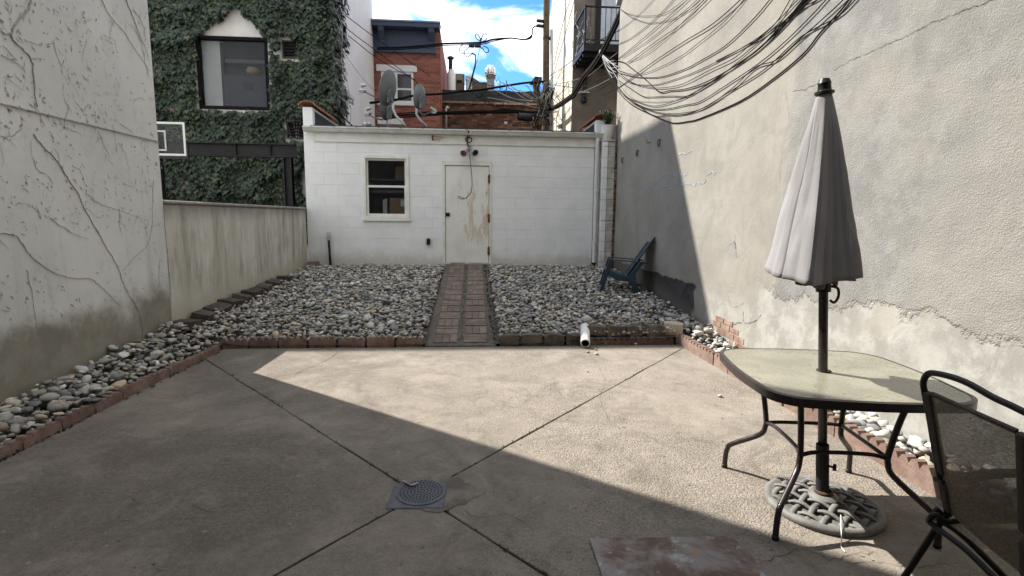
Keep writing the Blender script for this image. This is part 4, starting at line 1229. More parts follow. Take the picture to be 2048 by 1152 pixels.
# window
wn_ = MB()
def frame(mb, x0, x1, z0, z1, t, y0, y1):
    mb.box((x0, y0, z0), (x1, y1, z0 + t)).box((x0, y0, z1 - t), (x1, y1, z1)).box((x0, y0, z0 + t), (x0 + t, y1, z1 - t)).box((x1 - t, y0, z0 + t), (x1, y1, z1 - t))
frame(wn_, wX0, wX1, wZ0, wZ1, .055, YF - .02, YF + .10)
winw = wn_.build('window', MAT_TRIM, shed, bevel=.005)
zm = (wZ0 + wZ1) / 2 + .02
up = MB(); frame(up, wX0 + .056, wX1 - .056, zm - .02, wZ1 - .056, .035, YF + .035, YF + .065); up.build('upper_sash', MAT_TRIM, winw, bevel=.003)
lo = MB(); frame(lo, wX0 + .056, wX1 - .056, wZ0 + .056, zm + .02, .042, YF + .004, YF + .034); lo.build('lower_sash', MAT_TRIM, winw, bevel=.003)
MB().box((wX0 + .091, YF + .048, zm + .015), (wX1 - .091, YF + .053, wZ1 - .091)).build('upper_pane', MAT_GLASS, winw)
MB().box((wX0 + .098, YF + .016, wZ0 + .098), (wX1 - .098, YF + .021, zm - .022)).build('lower_pane', MAT_GLASS, winw)
MB().box((wX0 - .02, YF - .035, wZ0 - .045), (wX1 + .02, YF + .02, wZ0 - .001)).build('sill', MAT_TRIM, winw, bevel=.005)
# what stands inside behind the panes
sh = thing('storage_shelf', 'grey storage shelf seen through the shed window', 'shelf', (-1.6, 11.0, .5))
mb = MB().box((wX0 - .1, 10.85, zm - .10), (wX1 + .1, 11.25, zm - .06)).box((wX0 - .1, 10.85, zm + .14), (wX1 + .1, 11.25, zm + .165)).box((wX0 - .1, 10.85, wZ0 + .02), (wX1 + .1, 11.25, wZ0 + .05))
for x in (wX0 - .1, wX1 - .12): mb.box((x, 10.82, .45), (x + .03, 10.848, wZ1))
mb.build('boards', plain('grey_shelf_metal', (0.17, 0.17, 0.175), .6, var=.2), sh)
for (a, b, c, d, y) in ((-1.50, -1.24, zm + .166, zm + .42, 10.90), (-1.62, -1.27, wZ0 + .052, wZ0 + .42, 10.87)):
    bx = MB().box((a, y, c), (b, y + .3, d)).build('cardboard_box', MAT_CARD, bevel=.004)
    tag(bx, 'brown cardboard box on the upper shelf behind the shed window' if c > zm else 'cardboard box with a paper label on the lower shelf behind the shed window', 'box')
    if c < zm: MB().box((b - .13, y - .003, d - .17), (b - .04, y - .001, d - .03)).build('paper_label', MAT_PAPER, bx)
for k in range(3):
    x = -1.70 - k * .028
    bk_ = MB().box((x, 10.87, wZ0 + .052), (x + .02, 11.1, wZ0 + .40 - k * .01)).build('flat_panel', MAT_PAPER)
    tag(bk_, ['white panel next to the cardboard box behind the shed window', 'middle of three white panels behind the shed window', 'white panel farthest left behind the shed window'][k], 'panel', 'white panels leaning in the shed window')
MB().box((SX0 + .2, 11.4, ZB), (SX1 - .2, 11.45, ZT)).build('inner_partition', MAT_INT, shed)

# door
fr = MB(); ft = .05
fr.box((dX0, YF - .012, dZ0 - .03), (dX0 + ft, YF + .12, dZ1)).box((dX1 - ft, YF - .012, dZ0 - .03), (dX1, YF + .12, dZ1)).box((dX0 + ft, YF - .012, dZ1 - .075), (dX1 - ft, YF + .12, dZ1))
drf = fr.build('door_frame', MAT_TRIM, shed, bevel=.004)
door = MB().box((dX0 + ft + .006, YF + .008, dZ0 + .008), (dX1 - ft - .008, YF + .055, dZ1 - .085)).build('door', MAT_DOOR, shed, bevel=.004)
MB().box((dX0 + .02, YF + .06, ZB), (dX1 - .02, YF + .12, dZ1)).build('door_backing', MAT_INT, shed)
MB().box((dX0, YF - .05, ZB), (dX1, YF + .118, dZ0 + .002)).build('threshold', plain('threshold_cement', (0.46, 0.44, 0.38), 0.9, var=0.2, scale=6), shed, bevel=.008)
lx = dX0 + ft + .03; lz = sy(897, 429).z
lk_ = MB().box((lx - .02, YF - .006, lz - .035), (lx + .06, YF + .008, lz + .035)).lathe([(.0, 0), (.024, 0), (.028, .02), (.018, .035), (0, .038)], 12, Matrix.Translation((lx + .03, YF - .007, lz)) @ Matrix.Rotation(math.pi / 2, 4, 'X'))
lk_.build('lock', MAT_BLACK, door, smooth=True, auto=40)
for pz in (358, 436, 502):
    z = sy(982, pz).z
    MB().tube([(dX1 - ft - .002, YF - .012, z - .085), (dX1 - ft - .002, YF - .012, z + .085)], .017, 8).box((dX1 - ft - .03, YF - .004, z - .07), (dX1 - ft - .01, YF + .007, z + .07)).build('hinge', MAT_RUST, door)
# outlet box, stand pipe, hook
q = sy(857, 483)
MB().box((q.x - .035, YF - .05, q.z - .06), (q.x + .035, YF - .001, q.z + .06)).box((q.x - .03, YF - .058, q.z + .005), (q.x + .03, YF - .05, q.z + .052)).build('outlet_box', MAT_BLACK, shed, bevel=.006)
q = sy(659, 480)
sp_ = thing('stand_pipe', 'dark pipe with a grey cap standing against the left end of the shed wall', 'pipe', (q.x, YF - .06, .5))
MB().tube([(q.x + .02, YF - .06, .45), (q.x, YF - .06, 1.02)], .022, 8).build('pipe', MAT_BLACK, sp_, smooth=True, auto=40)
MB().lathe([(.0, .17), (.018, .17), (.032, .15), (.034, .05), (.028, 0)], 12, Matrix.Translation((q.x, YF - .06, 1.01))).build('cap', MAT_GALV, sp_, smooth=True, auto=50)
q = ony(865, 276, YF - .035)
MB().lathe([(.018, 0), (.018, .02)], 8, Matrix.Translation(q) @ Matrix.Rotation(math.pi / 2, 4, 'X')).tube([q + Vector((0, -.02, .03)), q + Vector((.09, -.05, .012)), q + Vector((.24, -.03, .01)), q + Vector((.10, -.04, -.03)), q + Vector((0, -.02, -.04))], .005, 5).tube([q + Vector((0, -.02, -.05)), q + Vector((0, -.02, .05))], .012, 6).build('fascia_hook', MAT_RUST, shed)

# flood light over the door
q = sy(939, 296)
fl = thing('flood_light', 'twin head flood light hanging over the shed door', 'flood light', (q.x, YF - .05, q.z))
MB().lathe([(.045, 0), (.05, .012), (.03, .035), (0, .04)], 14, Matrix.Translation((q.x, YF - .001, q.z)) @ Matrix.Rotation(math.pi / 2, 4, 'X')).build('base', MAT_GALV, fl, smooth=True, auto=40)
def head(dx, dz, aim, face):
    a = Vector((q.x, YF - .04, q.z)); c = Vector((q.x + dx, YF - .10, q.z + dz))
    aim = Vector(aim).normalized(); M = aim.to_track_quat('Z', 'Y').to_matrix().to_4x4(); M.translation = c
    h = MB().lathe([(.0, -.10), (.028, -.10), (.034, -.06), (.046, -.02), (.066, .05), (.070, .07), (.062, .072), (.058, .055)], 18, M, cap=False).tube([a, c - aim * .10], .012, 8).build('lamp_head', MAT_GALV, fl, smooth=True, auto=50)
    MB().lathe([(0, .05), (.03, .055), (.058, .056)], 18, M, cap=False).build('lens', face, h, smooth=True)
head(-.09, -.09, (-.35, -.8, -.5), plain('red_lens', (0.20, 0.07, 0.045), 0.3, var=.3))
head(.08, -.08, (.45, -.8, -.45), plain('dark_lens', (0.03, 0.035, 0.05), 0.2, var=.2))
cord = catmull([ony(937, 262, YF - .18), ony(936, 272, YF - .06), ony(931, 279, YF - .06), ony(938, 285, YF - .08), ony(944, 280, YF - .07), ony(938, 274, YF - .06), ony(934, 284, YF - .05), ony(939, 296, YF - .05)], 5)
MB().tube(cord, .009, 6).build('cord', MAT_CABLE, fl, smooth=True)
pull = catmull([ony(*p, YF - .10) for p in ((939, 308), (942, 335), (944, 360), (943, 380), (936, 393), (925, 398), (917, 396), (918, 393), (928, 397))], 6)
MB().tube(pull, .007, 6).build('hanging_wire', MAT_CABLE, fl, smooth=True)

# ================================================================== FAR BUILDINGS
BOXV = [(x, y, z) for z in (0, 1) for y in (0, 1) for x in (0, 1)]
BOXF = [(4, 5, 7, 6), (0, 1, 5, 4), (2, 6, 7, 3), (0, 4, 6, 2), (1, 3, 7, 5), (0, 2, 3, 1)]
def brick_field(parent, y, x0, x1, z0, z1, holes, mat, cl=0.2135, ch=0.068):
    ms = []
    z = z0; r = 0
    while z < z1:
        x = x0 - (cl / 2 if r % 2 else 0)
        while x < x1:
            rc = [(max(x, x0), min(x + cl, x1), z, min(z + ch, z1))]
            for h in holes: rc = [c for q in rc for c in cutrect(q, h)]
            for (a, b, c, d) in rc:
                if b - a < .02 or d - c < .01: continue
                M = Matrix.Translation((a + .005, y - .012 - random.uniform(0, .006), c + .006)) @ Matrix.Diagonal((b - a - .010, .03, d - c - .012, 1))
                ms.append(np.array(M))
            x += cl
        z += ch; r += 1
    return join_instances('bricks', [(BOXV, BOXF)], np.zeros(len(ms), int), np.array(ms), rs.rand(len(ms)), mat, parent, smooth=False)
YR = 18.5
red = thing('brick_house', 'red brick house with a slate blue cornice behind the shed', 'building', (-2.5, 18.5, 0))
ry = lambda a, b: ony(a, b, YR)
RX1 = ry(880, 150).x
MB().box((-7, YR, -.1), (RX1 - .002, 24, 7.55)).build('wall', MAT_REDMORTAR, red)
MB().box((RX1, YR - .012, -.1), (RX1 + .02, 23.8, 7.60)).build('side_wall', MAT_REDSIDE, red)
fz = ry(800, 106).z; lt = ry(800, 131); lb2 = ry(800, 144)
wl, wr = -2.95, ry(827, 170).x; wzt = ry(800, 144).z; wzb = ry(800, 206).z
w2t = ry(790, 236).z
holes = [(wl, wr, wzb, wzt), (-3.1, ry(806, 230).x, 3.9, w2t)]
brick_field(red, YR, -3.6, RX1, 3.9, fz, holes, MAT_REDBRICK)
xe = ry(871, 90).x
brick_field(red, YR, xe + .02, RX1, fz, 7.45, [], MAT_REDBRICK)
zc1, zc0 = ry(870, 52).z, ry(870, 64).z
mb = MB().box((-4.5, YR - .42, zc0), (RX1 + .02, YR + .05, zc1 - .05))
mb.build('cornice', MAT_BLUE, red, bevel=.01)
MB().box((-4.5, YR - .45, zc1 - .049), (RX1 + .04, YR + .1, zc1)).build('cornice_cap', MAT_BLUE2, red)
MB().box((-4.5, YR - .05, fz), (xe, YR - .001, zc0 - .002)).build('frieze_panel', MAT_BLUE, red)
MB().box((-4.5, YR - .12, fz - .01), (xe + .02, YR - .051, fz + .12)).build('frieze_rail', MAT_BLUE, red)
for x in (ry(766, 90).x, ry(864, 90).x):
    MB().prism([(YR - .051, zc0 - .002), (YR - .40, zc0 - .002), (YR - .36, zc0 - .12), (YR - .14, zc0 - .35), (YR - .10, fz + .13), (YR - .051, fz + .13)], 0, x - .09, x + .09).build('bracket', MAT_BLUE, red)
MB().box((-3.1, YR - .06, wzt), (ry(834, 130).x, YR + .02, lt.z)).build('lintel', MAT_WHITE, red, bevel=.01)
MB().box((-3.1, YR - .08, wzb - .09), (ry(830, 200).x, YR + .02, wzb)).build('sill', MAT_WHITE, red, bevel=.01)
MB().box((-3.1, YR - .08, w2t - .22), (ry(806, 230).x, YR + .02, w2t)).build('lower_lintel', MAT_WHITE, red, bevel=.01)
f = MB(); frame(f, wl, wr, wzb, wzt, .07, YR - .02, YR + .04)
xm = ry(792, 170).x
f.box((xm - .05, YR - .02, wzb + .07), (xm + .05, YR + .04, wzt - .07)); zr = (wzb + wzt) / 2 - .05
f.box((xm + .05, YR - .012, zr - .03), (wr - .07, YR + .03, zr + .03))
rw = f.build('window', MAT_WHITE, red)
MB().box((wl + .07, YR - .008, wzb + .07), (wr - .07, YR - .002, wzt - .07)).build('pane', plain('dark_pane', (0.035, 0.035, 0.04), 0.15, var=.2, spec=.6), rw)

YB2 = 19.5
br = thing('brown_brick_building', 'low brown brick building with a black roof edge and rooftop ducts', 'building', (0.4, 19.5, 0))
by = lambda a, b: ony(a, b, YB2)
BX0, BX1 = by(812, 220).x, by(1112, 220).x
zp0, zp1 = by(960, 207).z, by(960, 182).z
MB().box((BX0, YB2, -.1), (BX1, 30, zp1 - .03)).build('wall', MAT_BROWNMORTAR, br)
brick_field(br, YB2, BX0, BX1, 3.9, zp0, [], MAT_BROWNBRICK, .21, .07)
mb = MB()
n = 26
for k in range(n):
    x0 = BX0 + (BX1 - BX0) * k / n; x1 = BX0 + (BX1 - BX0) * (k + 1) / n
    mb.box((x0, YB2 - .05 - random.uniform(0, .02), zp0 + .06 + random.uniform(-.02, .02)), (x1 - .004, YB2 - .001, zp1 + random.uniform(-.02, .04)))
mb.build('roof_edge', MAT_ROOFTAR, br)
MB().box((BX0 + .5, YB2 - .07, zp0 - .02), (BX1 - .4, YB2 - .013, zp0 + .055)).build('pale_band', plain('faded_band', (0.24, 0.15, 0.11), .9, var=.3), br)
mb = MB().tube([by(x, 209 + (x - 985) * .02) - Vector((0, .10, 0)) for x in (985, 1010, 1040, 1072)], .025, 8)
for x in (990, 1010, 1030, 1055): mb.tube([by(x, 206) - Vector((0, .1, 0)), by(x, 212) - Vector((0, .1, 0))], .03, 6)
mb.build('conduit', plain('copper_conduit', (0.40, 0.24, 0.17), .5, var=.2), br, smooth=True)
q = by(1011, 247); MB().box((q.x - .06, YB2 - .12, q.z - .05), (q.x + .06, YB2 - .02, q.z + .05)).build('wall_light', MAT_GALV, br, bevel=.01)
for px, col in ((892, MAT_GALV), (878, MAT_GALV)):
    p0, p1 = ony(px, 262, YB2 - .15), ony(px, 218, YB2 - .15)
    MB().tube([p0, p1, p1 + Vector((.03, -.0, .07)), p1 + Vector((.09, .12, .06))] if px == 892 else [p0, p1], .045 if px == 892 else .03, 10).build('vent_pipe', col, br, smooth=True)
MB().box((BX0 - .1, YB2 - .03, 3.9), (BX0 + .02, YB2 + .0, zp0 - .1)).build('black_riser', MAT_BLACK, br)
# rooftop plant
q = ony(903, 182, 21); 
fluepipe = thing('flue', 'white rooftop flue with a dark capped stack beside the red brick house', 'flue', (q.x, 21, zp1))
MB().lathe([(.16, 5.4), (.16, 6.9), (.12, 6.95), (.12, 7.02)], 14, Matrix.Translation((q.x, 21, q.z - 6.25))).build('flue_body', MAT_WHITE, fluepipe, smooth=True, auto=40)
MB().tube([(q.x - .03, 21, q.z + .7), (q.x - .03, 21, q.z + 1.15)], .075, 12).lathe([(.13, 0), (.13, .06), (.05, .10)], 12, Matrix.Translation((q.x - .03, 21, q.z + 1.17))).build('stack', MAT_STEEL_DARK, fluepipe, smooth=True, auto=40)
a, b = ony(909, 181, 21), ony(929, 148, 21)
hv = thing('rooftop_unit', 'brown rooftop air unit with a louvred opening', 'air unit', ((a.x + b.x) / 2, 21, a.z))
BRN = plain('brown_sheet', (0.115, 0.085, 0.062), .6, var=.2)
MB().box((a.x, 21, a.z - .9), (b.x, 21.6, b.z)).build('cabinet', BRN, hv, bevel=.01)
MB().box((a.x + .06, 20.98, a.z + .30), (b.x - .06, 20.998, b.z - .05)).build('panel', plain('tan_sheet', (0.24, 0.19, 0.14), .6, var=.2), hv)
MB().box((a.x + .09, 20.96, a.z + .30), (b.x - .09, 20.979, a.z + .38)).build('opening', MAT_HOLE, hv)
a, b = ony(931, 182, 21.2), ony(944, 152, 21.2); c, d = ony(960, 164, 21.2), ony(974, 164, 21.2)
du = thing('roof_duct', 'white and dark sheet metal duct leading to the exhaust fan', 'duct', (c.x, 21.2, zp1))
MB().box((a.x, 21.2, a.z - .9), (b.x, 21.5, b.z)).build('end_panel', MAT_GALV, du)
MB().prism([(b.x + .002, a.z - .9), (b.x + .002, b.z - .03), (c.x, c.z), (d.x + .05, d.z), (d.x + .05, a.z - .9)], 1, 21.21, 21.6).build('casing', BRN, du)
q = ony(982, 184, 21.2)
ef = thing('exhaust_fan', 'shiny aluminium mushroom exhaust fan on a flared base above the brown roof', 'exhaust fan', (q.x, 21.2, zp1))
zf = lambda y: ony(982, y, 21.2).z
MB().lathe([(.22, zf(184) - .8), (.20, zf(166)), (.20, zf(160)), (.29, zf(152))], 4, Matrix.Translation((q.x - .02, 21.2, 0)) @ Matrix.Rotation(.78, 4, 'Z')).build('base', plain('sheet_steel', (0.26, 0.25, 0.24), .5, metal=.3, var=.2), ef)
MB().lathe([(.18, zf(151)), (.20, zf(150)), (.21, zf(144)), (.195, zf(136)), (.13, zf(134)), (.12, zf(131)), (0, zf(130.4))], 20, Matrix.Translation((q.x - .03, 21.2, 0))).lathe([(.12, zf(151)), (.22, zf(147.5)), (.225, zf(146)), (.2, zf(145))], 20, Matrix.Translation((q.x - .03, 21.2, 0)), cap=False).build('hood', MAT_ALU, ef, smooth=True, auto=35)
a, b = ony(1067, 190, 20.2), ony(1083, 158, 20.2)
ch = thing('chimney', 'small old brick chimney beside the utility pole', 'chimney', ((a.x + b.x) / 2, 20.2, zp1))
MB().box((a.x + .03, 20.2, a.z - .6), (b.x - .05, 20.6, b.z - .12)).build('stack', MAT_BROWNBRICK, ch)
MB().prism([(a.x - .1, b.z - .12), (b.x, b.z - .12), (b.x + .02, b.z + .06), (a.x + .05, b.z + .08)], 1, 20.15, 20.65).build('cap', MAT_ROOFTAR, ch)
mb = thing('roof_spike', 'pair of thin blue roof brackets standing on the roof edge', 'bracket', (1.2, 19.4, zp1))
for px in (1000, 1013):
    p0, p1 = ony(px, 190, 19.4), ony(px, 161, 19.4)
    MB().bar(p0, p1, .035, .03).build('spike', MAT_BLUE, mb)

# balcony building
bc = thing('balcony_building', 'cream rendered building with a shaded back wall behind the right parapet', 'building', (4.5, 15.2, 0))
XB, YBF = 2.85, 15.2
MB().box((XB, YBF, -.1), (XB + .006, 19.4, 14)).build('side_wall', MAT_BALC_WALL, bc)
MB().box((XB + .007, YBF + .004, -.1), (9, 19.4, 14)).build('core', MAT_BALC_SHADE, bc)
MB().box((XB, YBF - .02, -.1), (9, YBF + .003, 14)).build('back_wall', MAT_BALC_SHADE, bc)
d0_, d1_ = ony(1200, 78, YBF), ony(1250, 0, YBF)
MB().box((d0_.x - .16, YBF - .05, 5.86), (d0_.x - .002, YBF - .021, 8.1)).build('door_frame', MAT_BLACK, bc)
dd = MB().box((d0_.x, YBF - .045, 5.9), (d0_.x + .95, YBF - .021, 7.95)).build('door', plain('pale_door', (0.55, 0.58, 0.62), .5, var=.08), bc)
for k in range(4): MB().box((d0_.x + .12 + .2 * k, YBF - .052, 6.1), (d0_.x + .128 + .2 * k, YBF - .046, 7.8)).build('muntin', MAT_GALV, dd)
ba = thing('balcony', 'dark iron balcony with railing hanging on the cream building', 'balcony', (3.7, 14.4, 5.75))
BY0, BX0_, BX1_ = 13.73, 2.87, 5.2
MB().box((BX0_, BY0, 5.70), (BX1_, YBF - .022, 5.76)).build('deck', MAT_STEEL_DARK, ba)
mb = MB().box((BX0_, BY0 - .03, 5.66), (BX1_, BY0 - .002, 5.84)).box((BX0_ - .03, BY0 - .03, 5.66), (BX0_ - .002, YBF - .022, 5.84))
for k in range(4): mb.box((BX0_, 13.9 + k * .33, 5.58), (BX1_, 13.98 + k * .33, 5.699))
mb.build('deck_frame', MAT_BLACK, ba)
rl = MB().bar((BX0_, BY0, 6.72), (BX1_, BY0, 6.72), .05, .03).bar((BX0_, BY0, 6.72), (BX0_, YBF - .03, 6.72), .05, .03).bar((BX0_, BY0, 5.93), (BX1_, BY0, 5.93), .03, .03).bar((BX0_, BY0, 5.93), (BX0_, YBF - .03, 5.93), .03, .03)
rl.bar((BX0_, BY0, 5.76), (BX0_, BY0, 6.75), .045, .045, (0, 1, 0)).build('rail', MAT_BLACK, ba)
for k in range(18):
    x = BX0_ + .13 * (k + 1)
    MB().bar((x, BY0, 5.945), (x, BY0, 6.705), .014, .014, (0, 1, 0)).build('baluster', MAT_BLACK, ba)
for k in range(11):
    y = BY0 + .125 * (k + 1)
    MB().bar((BX0_, y, 5.945), (BX0_, y, 6.705), .014, .014, (0, 1, 0)).build('baluster', MAT_BLACK, ba)
mb = MB()
for k in range(16):
    y = random.uniform(BY0, YBF - .3); p = Vector((BX0_ - .02, y, random.uniform(5.7, 6.2))); pts = [p]
    for j in range(7): pts.append(pts[-1] + Vector((random.gauss(0, .035), random.gauss(0, .10), random.gauss(.06, .11))))
    mb.tube(catmull(pts, 3), .008, 4, r2=.004)
tag(mb.build('dry_vine', MAT_VINE_PALE, ba), kind='stuff')
a, b = ony(1168, 195, YBF - .1), ony(1172, 135, YBF - .1)
wl_ = thing('hanging_lamp', 'dark hanging pipe lamp under the iron balcony', 'lamp', (a.x, YBF - .1, a.z))
MB().tube([b, a], .05, 8).lathe([(.05, 0), (.09, -.06), (.09, -.12), (.03, -.16)], 10, Matrix.Translation(a)).build('pipe', MAT_BLACK, wl_, smooth=True, auto=40)
MB().box((a.x - .14, YBF - .16, a.z + .12), (a.x + .14, YBF - .06, a.z + .15)).build('tube_light', MAT_PAPER, wl_)

# ================================================================== POLE AND WIRES
YP = 17.0
pp = lambda a, b, y=YP: ony(a, b, y)
p0, p1 = pp(1091.5, 262), pp(1094.5, 0)
up_ = thing('utility_pole', 'weathered wooden utility pole rising behind the shed', 'utility pole', (p0.x, YP, 0))
MB().tube([(p0.x, YP, -.1), (p0.x, YP, 4), (p1.x - .02, YP, 8), (p1.x - .02, YP, 11)], [.135, .12, .10, .085], 14).build('shaft', MAT_WOOD, up_, smooth=True, auto=60)
c0, c1 = pp(1104, 262), pp(1103, 60)
MB().tube([(c0.x, YP - .03, 0), (c0.x, YP - .03, c0.z), (c1.x, YP - .03, c1.z)], .05, 10).build('riser_pipe', MAT_GALV, up_, smooth=True)
mb = MB()
for y in (77, 165, 217): z = pp(1094, y).z; mb.lathe([(.125, z - .03), (.125, z + .03)], 12, Matrix.Translation(((p0.x + p1.x) / 2 - .01, YP, 0)))
mb.build('band', MAT_STEEL_DARK, up_)
for (y0_, y1_) in ((60, 40), (52, 47)):
    a = pp(1073, 51 if y0_ == 60 else 41); MB().tube([a, a + Vector((.25, 0, -.02))], .055, 8).build('insulator', MAT_BLACK, up_, smooth=True)
WIRE_N = [0]
def wire(label, pts, r, mat, group=None, name='cable', per=6, n=5):
    o = MB().tube(catmull(pts, per), r, n).build(name, mat, None, smooth=True)
    return tag(o, label, 'cable', group)
G1 = 'cables strung behind the shed'
for dy, r in ((0, .022), (3, .016), (-2, .012)):
    pts = [pp(754, 97 + dy)] + [pp(x, y + dy * (1 if x < 1000 else .3)) for x, y in ((765, 96.5), (800, 96), (850, 92), (890, 88), (960, 86), (985, 80), (1020, 76), (1048, 79))] + [pp(1063, 72 + dy), pp(1065, 58), pp(1072, 52), pp(1086, 50)]
    wire({0: 'thick middle', 3: 'lowest', -2: 'thin topmost'}[dy] + ' strand of the overhead cable from the red brick house to the utility pole', pts, r, MAT_CABLE, G1)
sp = thing('splice_box', 'black splice boxes hanging with looped wires from the overhead cable', 'splice box', tuple(pp(950, 90)))
for px, w in ((943, 10), (955, 11)):
    c = pp(px, 91); MB().box((c.x - w * .0085, YP - .06, c.z - .055), (c.x + w * .0085, YP + .06, c.z + .055)).build('box', MAT_BLACK, sp, bevel=.02, seg=2)
for pix in ([(961, 82), (952, 76), (952, 68), (957, 70), (962, 82)], [(962, 82), (966, 70), (973, 68), (973, 78), (963, 84)], [(964, 94), (970, 104), (977, 104), (975, 96), (966, 92)], [(940, 92), (928, 104), (934, 114), (944, 108), (952, 110)],
            [(925, 88), (919, 98), (921, 106), (930, 106), (947, 106)], [(962, 76), (961, 92), (963, 98)]):
    MB().tube(catmull([pp(*p) for p in pix], 6), .014, 5).build('loop_wire', MAT_CABLE, sp, smooth=True)
wire('black cable dropping from the splice boxes to the brown brick roof', [pp(*p) for p in ((944, 107), (951, 112), (950, 130), (945, 150), (938, 178))], .02, MAT_CABLE)
wire('thin twin wire dropping beside the black cable from the splice boxes', [pp(*p) for p in ((959, 97), (955, 118), (948, 145), (940, 178))], .008, MAT_CABLE)
wire('thick black cable bundle rising past the satellite dishes to the pole', [ony(*p) for p in ((740, 206, 15), (790, 200, 15.5), (830, 191, 16), (880, 188, 16.5), (920, 183, YP), (960, 180, YP), (1010, 172, YP), (1050, 166, YP), (1090, 163, YP - .1))], .035, MAT_CABLE)
for dy, r in ((0, .03), (4, .022), (-4, .018)):
    wire({0: 'thick middle', 4: 'lower', -4: 'thin upper'}[dy] + ' black cable running level across the brown brick wall to the pole', [ony(*p) for p in ((770, 233 + dy, 15.5), (830, 229 + dy, 16), (900, 226 + dy * .6, YP - .2), (980, 224 + dy * .6, YP - .2), (1040, 224 + dy * .4, YP - .2), (1092, 224, YP - .15))], r, MAT_CABLE, 'level cables on the brown wall')
c = pp(1056, 234, YP - .15); bxm = thing('cable_case', 'fat black cable splice case hanging left of the utility pole', 'splice case', tuple(c))
MB().lathe([(.0, -.36), (.09, -.34), (.13, -.28), (.13, .26), (.08, .33), (0, .36)], 12, Matrix.Translation(c) @ Matrix.Rotation(math.pi / 2 + .05, 4, 'Y')).build('case', MAT_BLACK, bxm, smooth=True, auto=50)
wire('bundle of black cable lashed along the splice case', [pp(x, y, YP - .17) for x, y in ((985, 224), (1005, 221), (1035, 222), (1060, 226), (1090, 226))], .055, MAT_CABLE)
tg = thing('wire_tangle', 'tangle of loose grey and black wires round the utility pole', 'wires', (p0.x, YP - .2, 5))
for k in range(46):
    cx_, cy_ = random.gauss(1090, 12), random.uniform(160, 250)
    pts = [pp(1092 + random.uniform(-6, 6), random.choice((166, 190, 216, 224)), YP - .17)]
    for j in range(4): pts.append(pp(cx_ + random.gauss(0, 9), cy_ + random.gauss(0, 14), YP - .15 - random.random() * .3))
    pts.append(pp(1092 + random.uniform(-8, 12), random.choice((180, 216, 226, 250)), YP - .17))
    MB().tube(catmull(pts, 4), random.uniform(.004, .010), 4).build('wire', random.choice((MAT_CABLE, MAT_CABLE, MAT_CABLE_GREY, MAT_CABLE_TAN)), tg, smooth=True)
for pix in ([(1000, 162), (1035, 188), (1060, 202), (1075, 196), (1090, 190)], [(1010, 165), (1050, 190), (1075, 205), (1096, 216)], [(990, 180), (1020, 195), (1050, 201), (1075, 202)], [(1050, 168), (1070, 190), (1096, 214)], [(1040, 180), (1072, 200), (1100, 217)], [(975, 195), (1030, 205), (1070, 215), (1100, 218)]):
    MB().tube(catmull([pp(*p, YP - .25) for p in pix], 5), .012, 5).build('wire', MAT_CABLE_GREY, tg, smooth=True)
for _ in range(24):
    x0 = random.uniform(925, 1070); y0_ = random.uniform(150, 215); pts = [pp(x0, y0_, YP + .3)]
    for j in range(4): pts.append(pp(x0 + random.gauss(12 * j, 8), y0_ + random.gauss(3 * j, 9), YP + .3))
    MB().tube(catmull(pts, 4), .006, 4).build('wire', MAT_CABLE, tg, smooth=True)
ex = sum(1 for _ in range(1))
mb_k = [([(600, -6), (640, 30), (690, 66), (757, 118), (830, 160)], 12.2, YP), ([(640, -6), (690, 30), (757, 80), (860, 152)], 12.0, YP), ([(660, 20), (700, 62), (757, 105), (840, 170)], 12.3, YP), ([(690, 108), (720, 150), (757, 190), (790, 215)], 13.2, 15)]
for k, (pix, ya, yb3) in enumerate(mb_k):
    n = len(pix); pts = [ony(x, y, ya + (yb3 - ya) * j / (n - 1)) for j, (x, y) in enumerate(pix)]
    wire(['thin black service wire crossing the white side wall lowest of three', 'thin black service wire crossing the white side wall topmost of three', 'thin black service wire crossing the white side wall in the middle', 'faint grey service wire falling to the satellite dishes'][k], pts, .010 if k < 3 else .005, MAT_CABLE if k < 3 else MAT_CABLE_GREY)
for k, pix in enumerate(([(655, 205), (680, 228), (706, 253)], [(640, 210), (668, 230), (690, 252)])):
    pts = [ony(x, y, 12.0 + j * .6) for j, (x, y) in enumerate(pix)]
    wire('black wire running from the ivy edge down to the shed roof, the ' + ('upper' if k == 0 else 'lower') + ' one', pts, .016, MAT_CABLE)

